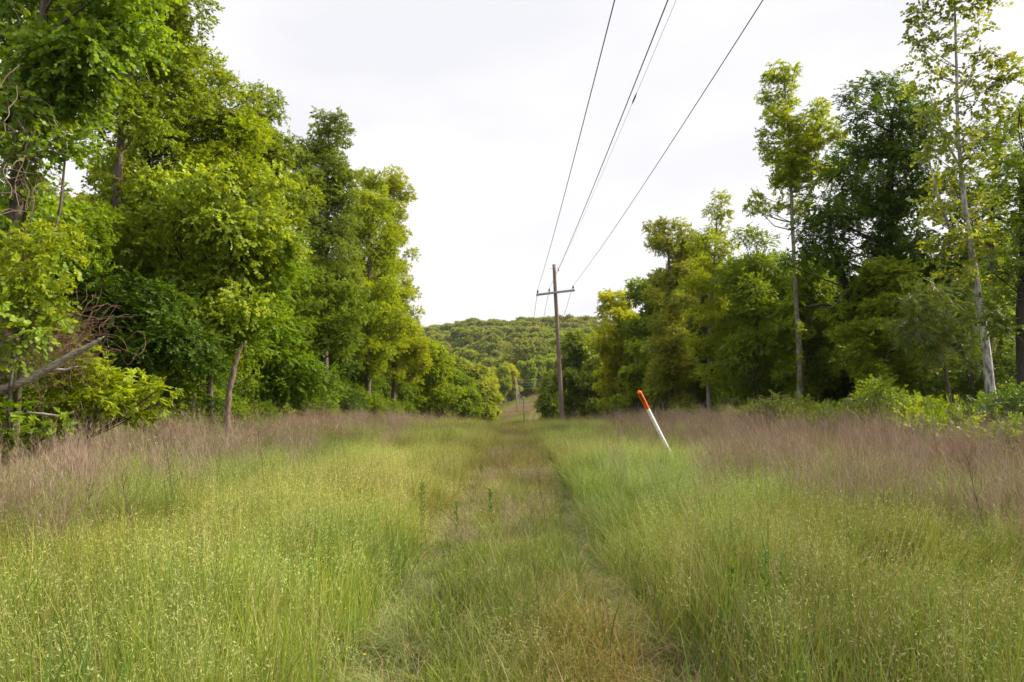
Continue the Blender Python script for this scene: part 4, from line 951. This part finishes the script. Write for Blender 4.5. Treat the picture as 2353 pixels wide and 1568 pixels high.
def wire_through(A, u_top, sag=.9):
    """from the pole fitting A to the next pole behind the camera, level with it, following the line seen at the top of the photograph"""
    z = A[2]
    best = None
    for Yt in np.linspace(8, 22, 200):
        t = (A[1] - Yt) / (A[1] - YB); zz = z - sag * 4 * t * (1 - t); p = W(u_top, 0, Yt)
        if best is None or abs(p[2] - zz) < best[0]: best = (abs(p[2] - zz), p[0], Yt)
    t = (A[1] - best[2]) / (A[1] - YB); xb = A[0] + (best[1] - A[0]) / t
    return sag_line(A, (xb, YB, z), sag, 60)
w1 = wire('power_line', wire_through(at_arm(.04), 1412), .0105, 'thick overhead wire from the left insulator, leftmost of the four crossing the sky')
w2 = wire('power_line', wire_through(at_arm(.34), 1535), .0115, 'thick overhead wire from the middle insulator of the near pole, passing before the pole')
w3 = wire('power_line', wire_through(at_arm(.955), 1753), .0105, 'thick overhead wire from the right insulator, rightmost of the four crossing the sky')
spool = pt + np.array([.31, 0, -.37])
NW = wire_through(spool, 1553, .75)
w4 = wire('neutral_wire', NW, .0045, 'thin overhead wire from the spool at the pole top, with a dark splice partway')
# splice seen at (1457, 222)
us = [CX + p[0] / (p[1]) * FPX for p in NW if p[1] > 2]
i = int(np.argmin([abs(p[1] - 21.0) for p in NW]))
vv = []
for p in NW:
    if p[1] > 3:
        q = p - np.array([0, 0, EYE]); yc = q[1] * math.cos(PITCH) + q[2] * math.sin(PITCH); zc = -q[1] * math.sin(PITCH) + q[2] * math.cos(PITCH); vv.append(CY - zc / yc * FPX)
    else: vv.append(1e9)
i = int(np.argmin(np.abs(np.array(vv) - 222))); a_, b_ = NW[i] - NW[0], NW[i + 1] - NW[0]; d_ = (b_ - a_) / np.linalg.norm(b_ - a_)
g = Geo(); tt = np.linspace(-.38, .38, 9); g.tube([a_ + d_ * t for t in tt], [.006, .012, .020, .024, .02, .024, .02, .012, .006], k=8); link('splice', g.mesh('splice', CABLE), w4)

# second and third poles down the valley
Y1, Y2 = 170.0, 239.0
p1t = W(1203.5, 911, Y1); p1b = np.array([W(1205, 985, Y1)[0], Y1, 0]); p1b[2] = float(hz(p1b[0], Y1)); 
a1, b1_ = W(1190.5, 927, Y1), W(1214, 926, Y1)
utility_pole(tuple(p1b), tuple(p1t), a1[2], tuple(a1), tuple(b1_), (.05, .35, .95), 'distant utility pole with a dark crossarm rising from the dip beyond the grass', r0=.2, r1=.15, bolts=False, marks=False)
p2t = W(1185.5, 873, Y2); p2b = np.array([W(1189, 943, Y2)[0], Y2, 0]); p2b[2] = float(hz(p2b[0], Y2))
a2, b2_ = p2t + np.array([0, -.2, -.6]), p2t + np.array([.02, -.2, -2.4])
r2 = empty('utility_pole', tuple(p2b)); tag(r2, 'farthest utility pole, a pale leaning stick on the distant clearing with wires turning right', 'utility pole')
g = Geo(); g.tube([(0, 0, -.3), tuple((p2t - p2b) * .5 + np.array([-.1, 0, 0])), tuple(p2t - p2b)], [.19, .17, .15], k=10); PALEPOLE = noise_mat('pale_pole_wood', [(.22, .17, .14), (.40, .33, .28)], (8, 8, .6), 3, bump=.3)
link('pole', g.mesh('pole', PALEPOLE), r2)
g = Geo()
for q in range(4): g.tube([tuple(p2t - p2b + np.array([0, -.2, -.1 - 1.0 * q])), tuple(p2t - p2b + np.array([.45, -.2, -.1 - 1.0 * q]))], .03, k=6)
link('bracket', g.mesh('bracket', STEEL), r2)
for q, f in enumerate((.04, .34, .955)):
    A = at_arm(f); Bq = a1 + (b1_ - a1) * f + np.array([0, 0, .3])
    wire('power_line', sag_line(A, Bq, 2.2), .014, ['left', 'middle', 'right'][q] + ' wire dropping from the near crossarm over the crest to the distant pole')
    wire_far('power_line', sag_line(Bq, p2t + np.array([.5, -.2, -1.1 - 1.0 * q]), .8), .025, ['lowest', 'middle', 'highest'][2 - q] + ' of three wires climbing from the crossarm pole to the farthest pole')
for q in range(4):
    wire_far('power_line', sag_line(p2t + np.array([.55, -.2, -.1 - 1.0 * q]), p2t + np.array([26, 9, 1.6 - .9 * q]), .3), .024, ['topmost', 'second', 'third', 'lowest'][q] + ' of the four wires running right from the farthest pole')

# ------------------------------------------------------------------ pipeline marker post
def marker():
    Ym = 14.0
    top = W(1467, 898, Ym - .25); low = W(1527, 1017, Ym); d = low - top; base = low + d * ((low[2] + .25) / -d[2]); base = low + d * ((float(hz(low[0], Ym)) - low[2]) / d[2])
    root = empty('marker_post', tuple(base)); tag(root, 'leaning white plastic marker post with an orange cap in the grass', 'marker post')
    ax = top - base; L = np.linalg.norm(ax); q = Vector(ax).to_track_quat('Z', 'Y').to_matrix().to_4x4()
    # local x of the post frame should face the camera: find rotation about the axis
    M = q.copy()
    z = Vector(ax).normalized(); toc = Vector((0 - base[0], -Ym, 0)).normalized(); yv = (toc - z * toc.dot(z)).normalized(); xv = yv.cross(z)
    from mathutils import Matrix
    M = Matrix(((xv.x, yv.x, z.x, 0), (xv.y, yv.y, z.y, 0), (xv.z, yv.z, z.z, 0), (0, 0, 0, 1)))
    r = .040; capL = .42
    dirt = noise_mat('post_plastic', [(.30, .27, .24), (.72, .70, .69), (.80, .79, .79)], (26, 26, 2.5), 2.6, rough=.5, bump=.05, lo=.36, hi=.56)
    g = Geo(); g.lathe([(r, -.3), (r, L - capL)] , 24); g.V[0] = g.V[0] @ np.array(M.to_3x3()).T; link('post', g.mesh('post', dirt), root)
    orange = noise_mat('cap_orange', [(.75, .11, .012), (.86, .15, .02)], nscale=9, rough=.6, bump=.03)
    R = r + .005; prof = [(R - .004, L - capL - .005), (R, L - capL), (R, L - R)] + [(R * math.cos(a), L - R + R * math.sin(a)) for a in np.linspace(.15, PI / 2, 8)]
    g = Geo(); g.lathe(prof, 24); g.V[0] = g.V[0] @ np.array(M.to_3x3()).T; cap = link('cap', g.mesh('cap', orange), root)
    black = plain_mat('decal_black', (.012, .01, .01), .5); ort = plain_mat('decal_orange', (.78, .14, .02), .5)
    def panel(a0, a1_, z0, z1, rr, mat, nm):
        th = np.linspace(a0, a1_, 9); zz = np.linspace(z0, z1, 3)
        V = np.array([[rr * math.sin(a), rr * math.cos(a), z_] for z_ in zz for a in th]) @ np.array(M.to_3x3()).T
        F = np.array([(i * 9 + j, i * 9 + j + 1, (i + 1) * 9 + j + 1, (i + 1) * 9 + j) for i in range(2) for j in range(8)]); link(nm, mesh_np(nm, V, F, mat), cap)
    # curved lettering, wrapped on the cap; letters stacked down the post
    GL = {'W': ['10001', '10001', '10101', '11011', '10001'], 'A': ['01110', '10001', '11111', '10001', '10001'], 'R': ['11110', '10001', '11110', '10010', '10001'],
          'N': ['10001', '11001', '10101', '10011', '10001'], 'I': ['01110', '00100', '00100', '00100', '01110'], 'G': ['01111', '10000', '10111', '10001', '01110']}
    panel(-.58 - .1, .58 - .1, L - .255, L - .055, R + .0015, black, 'warning_panel')
    V = []; F = []; n = 0
    for li, ch in enumerate('WARNING'):
        z_top = L - .066 - li * .0268; cell = .0036
        for rr_, row in enumerate(GL[ch]):
            for cc, b in enumerate(row):
                if b == '1':
                    a0 = (2.5 - cc) * .075 - .1; z0 = z_top - rr_ * cell * 1.05
                    for (aa, z_) in ((a0, z0), (a0 - .075, z0), (a0 - .075, z0 - cell * 1.05), (a0, z0 - cell * 1.05)): V.append(((R + .003) * math.sin(aa), (R + .003) * math.cos(aa), z_))
                    F.append((n, n + 1, n + 2, n + 3)); n += 4
    link('warning_lettering', mesh_np('warning_lettering', np.array(V) @ np.array(M.to_3x3()).T, np.array(F), ort), cap)
    V = []; F = []; n = 0
    for k in range(20):             # round symbol
        a, b = k * 2 * PI / 20, (k + 1) * 2 * PI / 20
        for (ang, rad) in ((a, .021), (b, .021), (b, .015), (a, .015)):
            aa = rad * math.cos(ang) / R - .1; V.append(((R + .0015) * math.sin(aa), (R + .0015) * math.cos(aa), L - .285 + rad * math.sin(ang)))
        F.append((n, n + 1, n + 2, n + 3)); n += 4
    for (a, b, z0, z1) in ((-.22, .02, L - .279, L - .291), (-.6, .4, L - .325, L - .331), (-.55, .35, L - .352, L - .357)):
        for q_ in range(6):
            s0, s1 = a + (b - a) * q_ / 6, a + (b - a) * (q_ + 1) / 6
            for (aa, z_) in ((s0, z0), (s1, z0), (s1, z1), (s0, z1)): V.append(((R + .0015) * math.sin(aa), (R + .0015) * math.cos(aa), z_))
            F.append((n, n + 1, n + 2, n + 3)); n += 4
    link('printed_symbol', mesh_np('printed_symbol', np.array(V) @ np.array(M.to_3x3()).T, np.array(F), black), cap)
marker()

# ------------------------------------------------------------------ air: the far hill pales a little
def build_haze():
    m, t, o = new_mat('haze_air'); v = t.nodes.new('ShaderNodeVolumePrincipled')
    v.inputs['Color'].default_value = (.93, .95, 1.0, 1); v.inputs['Density'].default_value = .00008; v.inputs['Anisotropy'].default_value = .2
    t.links.new(v.outputs[0], o.inputs['Volume'])
    g = Geo(); g.box((0, 1180, 60), (1490, 1290, 75)); h = link('haze', g.mesh('haze', m, smooth=False)); tag(h, kind='stuff')
HAZE = True
if HAZE: build_haze()

# ------------------------------------------------------------------ dead wood and vines
def wood(name, label, cat, Y, path, mat, extra=[], seed=0, sub='side_branch', wob=.07, k=12):
    r = np.random.default_rng(seed); P = np.array([W(u, v, Y + (q[0] if q else 0)) for (u, v, rr, *q) in path]); R = np.array([p[2] for p in path]); B = P[0].copy()
    tt = np.linspace(0, len(P) - 1, (len(P) - 1) * 6 + 1); kk = np.arange(len(P)); T = np.stack([np.interp(tt, kk, P[:, j]) for j in range(3)], 1)
    for _ in range(2): T[1:-1] = (T[:-2] + 2 * T[1:-1] + T[2:]) / 4
    T += r.standard_normal(T.shape) * R.mean() * .07
    g = Geo(); g.tube(T - B, np.interp(tt, kk, R) * (1 + .07 * r.standard_normal(len(tt))), k=k, wob=wob, rng=r); o = tag(link(name, g.mesh(name, mat), None, tuple(B)), label, cat)
    for e in extra:
        P = np.array([W(u, v, Y + (q[0] if q else 0)) for (u, v, rr, *q) in e]) - B; g = Geo()
        t2 = np.linspace(0, len(P) - 1, (len(P) - 1) * 4 + 1); k2 = np.arange(len(P))
        g.tube(np.stack([np.interp(t2, k2, P[:, j]) for j in range(3)], 1), np.interp(t2, k2, [p[2] for p in e]), k=7, wob=wob, rng=r); link(sub, g.mesh(sub, mat), o)
    return o
wood('broken_trunk', 'broken grey trunk leaning up from the left edge over the big-leaved shrub', 'dead trunk', 11.6,
     [(-160, 990, .10), (-60, 925, .085), (0, 897, .078), (60, 876, .072), (105, 852, .066), (150, 824, .058), (195, 800, .045), (225, 783, .028), (240, 773, .008)], DEADWOOD,
     [[(125, 850, .03), (150, 851, .024), (178, 842, .009)], [(60, 948, .018), (100, 952, .022), (150, 957, .010)]], seed=2)
wood('dead_stub', 'dead brown bare stub of a tree leaning right at the edge of the meadow', 'dead tree', 17,
     [(524, 1010, .085), (521, 960, .075), (526, 905, .07), (537, 850, .066), (550, 805, .05), (566, 784, .025)], SNAGWOOD, seed=3)
def tangle(name, label, Y, c, rad, n, mat, seed, r=.006, hang=0.0):
    g = Geo(); rg = np.random.default_rng(seed); B = W(c[0], c[1], Y)
    sx, sz = rad[0] / FPX * Y, rad[1] / FPX * Y
    for _ in range(n):
        p = np.array([rg.normal(0, sx * .5), rg.normal(0, .35), rg.normal(0, sz * .5)]); d = nrm(rg.standard_normal(3) + np.array([0, 0, -hang])); L = []
        cv = rg.standard_normal(3) * .35
        for s in range(12):
            L.append(p.copy()); d = nrm(d + .18 * rg.standard_normal(3) + .25 * np.cross(d, cv) + np.array([0, 0, -hang * .15])); p = p + d * .11
            p = p * np.array([.97, .97, .985])
        g.tube(L, r * rg.uniform(.5, 1.4), k=4, cap=False)
    return tag(link(name, g.mesh(name, mat), None, tuple(B)), label, 'vine')
tangle('vine_tangle', 'rusty brown tangle of bare vine stems above the leaning broken trunk', 12.2, (130, 775), (90, 60), 260, VINEWOOD, 1, r=.0035)
tangle('vine_tangle', 'grey-brown bare vine stems hanging within the upper left leaf curtain', 13.0, (55, 290), (45, 190), 90, noise_mat('old_vine', [(.14, .10, .075), (.28, .21, .16)], bump=0), 2, hang=.8)
tangle('dead_twigs', 'brown dead twig tangle under the pale grapevine leaves at the left border', 12.0, (30, 860), (60, 50), 110, VINEWOOD, 3, r=.003)

# ------------------------------------------------------------------ single weeds and dry stalks in the meadow
wr = np.random.default_rng(12)
GREENWEED = leaf_mat('weed_leaf', (.06, .12, .012), (.10, .18, .02), trans=.3)
def make_weed(seed, h=.75):
    r = np.random.default_rng(seed); root = empty('leafy_weed', (0, 0, 0))
    P = np.stack([np.cumsum(r.normal(0, .006, 9)), np.cumsum(r.normal(0, .006, 9)), np.linspace(0, h, 9)], 1)
    g = Geo(); g.tube(P, np.linspace(.005, .002, 9), k=5); st = link('stem', g.mesh('stem', GREENWEED), root)
    m = 90; t = r.uniform(.35, 1, m) ** .8; a = r.uniform(0, 6.28, m)
    Q = np.stack([np.interp(t * 8, np.arange(9), P[:, j]) for j in range(3)], 1); D = nrm(np.stack([np.cos(a), np.sin(a), r.uniform(.5, 1.4, m)], 1))
    V, F = kites(Q, D, .065, .013, r); lv = link('leaves', mesh_np('leaves', V, F, GREENWEED, attrs={'v': ('FLOAT', np.repeat(r.random(m), 4))}), root)
    return root, [st, lv]
def make_stalk(seed, h=1.1):
    r = np.random.default_rng(seed); root = empty('dry_stalk', (0, 0, 0))
    P = np.stack([np.linspace(0, -.2, 10) + np.cumsum(r.normal(0, .01, 10)), np.cumsum(r.normal(0, .01, 10)), np.linspace(0, h, 10)], 1)
    g = Geo(); g.tube(P, np.linspace(.0055, .002, 10), k=5); st = link('stem', g.mesh('stem', DRYSTEM), root); g = Geo()
    for _ in range(16):
        t = r.uniform(.45, 1) * 9; p = np.array([np.interp(t, np.arange(10), P[:, j]) for j in range(3)]); e = p + nrm(np.array([r.normal(0, .4), r.normal(0, .4), 1])) * r.uniform(.08, .22)
        g.tube([p, (p + e) / 2 + r.normal(0, .01, 3), e], [.0022, .0016, .001], k=3, cap=False)
    tw = link('side_twigs', g.mesh('side_twigs', DRYSTEM), root)
    return root, [st, tw]
def ground_pt(u, v):
    """where the sight line through (u, v) meets the field"""
    for Y in np.linspace(2.2, 60, 4000):
        p = W(u, v, Y)
        if p[2] < float(hz(p[0], Y)): return p[0], Y
    return p[0], Y
wp = [make_weed(1), make_weed(2, .85), make_weed(3, .65)]
used = [False] * 3
WEEDS = [((1683, 1440), 'dark leafy spike weed, the left one of three right of the right-hand rut'), ((1765, 1470), 'bright-topped leafy weed, tallest spike in the lower right meadow'), ((1815, 1435), 'thin dark leafy weed right of the bright-topped one'),
         ((968, 1160), 'leafy weed beside the left rut far up the track'), ((1048, 1190), 'short leafy weed growing in the left rut'), ((2030, 1270), 'dark leafy weed clump below the right brown grass'), ((705, 1230), 'small leafy weed in the pale seed heads left of the track'),
         ((200, 1200), 'leafy weed in the brown grass at the left'), ((1130, 1130), 'dark weed in the middle of the track near the crest'), ((2110, 1560), 'tall thin weed at the bottom right of the picture')]
for i, ((u, v), lb) in enumerate(WEEDS):
    x, y = ground_pt(u, v + 90); k = i % 3; loc = (x, y, float(hz(x, y)))
    if not used[k]:
        r_ = wp[k][0]; r_.location = loc; r_.scale = (.8, .8, .8); used[k] = True; tag(r_, lb, 'weed', 'leafy weeds standing in the meadow')
    else: tag(copy_thing(*wp[k], loc, wr.uniform(0, 6), wr.uniform(.6, .9)), lb, 'weed', 'leafy weeds standing in the meadow')
sp = [make_stalk(1), make_stalk(2, 1.2), make_stalk(3, .95), make_stalk(4, .8)]
used = [False] * 4
STALKS = [((1263, 1255), .75, 'dark bare stalk standing in the track by the right rut'), ((1240, 1290), .55, 'thin bare stalk in the track left of the dark one'), ((450 - 120, 1330), 1.0, 'dry stalk standing clear of the grass at the lower left'), ((262, 1340), .8, 'second dry stalk in the lower left meadow, farther left'),
          ((615, 1170), 1.0, 'leaning dry stalk at the right end of the left brown grass'), ((408, 1240), .9, 'dry stalk before the left brown grass'), ((520, 1160), .95, 'dry stalk among the pale brown grass, left'), ((1990 + 70, 1300), .9, 'dry stalk at the lower edge of the right brown grass'),
          ((2290, 1340), 1.0, 'dry stalk near the right border'), ((1255, 1500), .5, 'short dry stalk between the ruts at the bottom'), ((1530, 1500), .55, 'bare stalk over the flattened right rut at the bottom'), ((105, 1120), 1.2, 'tall dry stalk at the left border'),
          ((168, 1065), 1.4, 'tall pale stalk before the big-leaved shrub'), ((330, 1075), 1.3, 'dry stalk rising before the dark gap under the trees')]
for i, ((u, v), s, lb) in enumerate(STALKS):
    x, y = ground_pt(u, v); k = i % 4; loc = (x, y, float(hz(x, y)))
    if not used[k]:
        r_ = sp[k][0]; r_.location = loc; r_.scale = (s, s, s); used[k] = True; tag(r_, lb, 'stalk', 'dry stalks standing in the meadow')
    else: tag(copy_thing(*sp[k], loc, wr.uniform(-.8, .8), s), lb, 'stalk', 'dry stalks standing in the meadow')
# small flowers
YEL = plain_mat('petal_yellow', (.75, .48, .02), .6); WHT = plain_mat('petal_white', (.8, .8, .8), .6)
def flower_mesh(nm, r, mat, h):
    V = [(0, 0, h)]; F = []
    for q in range(5):
        a = q * 2 * PI / 5; V += [(r * .7 * math.cos(a - .4), r * .7 * math.sin(a - .4), h + r * .25), (r * math.cos(a), r * math.sin(a), h + r * .4), (r * .7 * math.cos(a + .4), r * .7 * math.sin(a + .4), h + r * .25)]
        b = 1 + q * 3; F.append((0, b, b + 1, b + 2))
    return mesh_np(nm, np.array(V), np.array(F), mat)
fy = flower_mesh('buttercup', .011, YEL, 0); fst = Geo(); fst.tube([(0, 0, -.42), (.01, 0, -.2), (0, 0, 0)], .0012, k=4); fsm = fst.mesh('stem', GREENWEED)
for (u, v) in [(770, 1385), (795, 1400), (745, 1450), (838, 1505), (940, 1240), (1067, 1310), (1095, 1305), (1125, 1310), (1122, 1520), (905, 1330), (1060, 1255), (1010, 1180), (2210, 1520), (1770, 1400), (650, 1280), (880, 1265)]:
    x, y = ground_pt(u, v + (70 if v > 1300 else 45)); p = W(u, v, y); o = link('buttercup', fy, None, tuple(p)); tag(o, 'tiny yellow buttercup among the grass seed heads beside the track', 'flower', 'yellow buttercups')
    link('stem', fsm, o)
fw = flower_mesh('white_flower', .035, WHT, 0)
for (u, v, lb) in [(342, 1012, 'white flower head at the left meadow edge, leftmost of the four'), (358, 1006, 'white flower head at the left meadow edge, the upper one beside the leftmost'), (359, 1019, 'white flower head at the left meadow edge, lowest of the four'), (400, 1007, 'white flower head standing alone right of the other three')]:
    p = W(u, v, 13.0); o = link('white_flower', fw, None, tuple(p)); tag(o, lb, 'flower', 'white flower heads'); link('stem', fsm, o).scale = (1.5, 1.5, 1.6)
print('done')
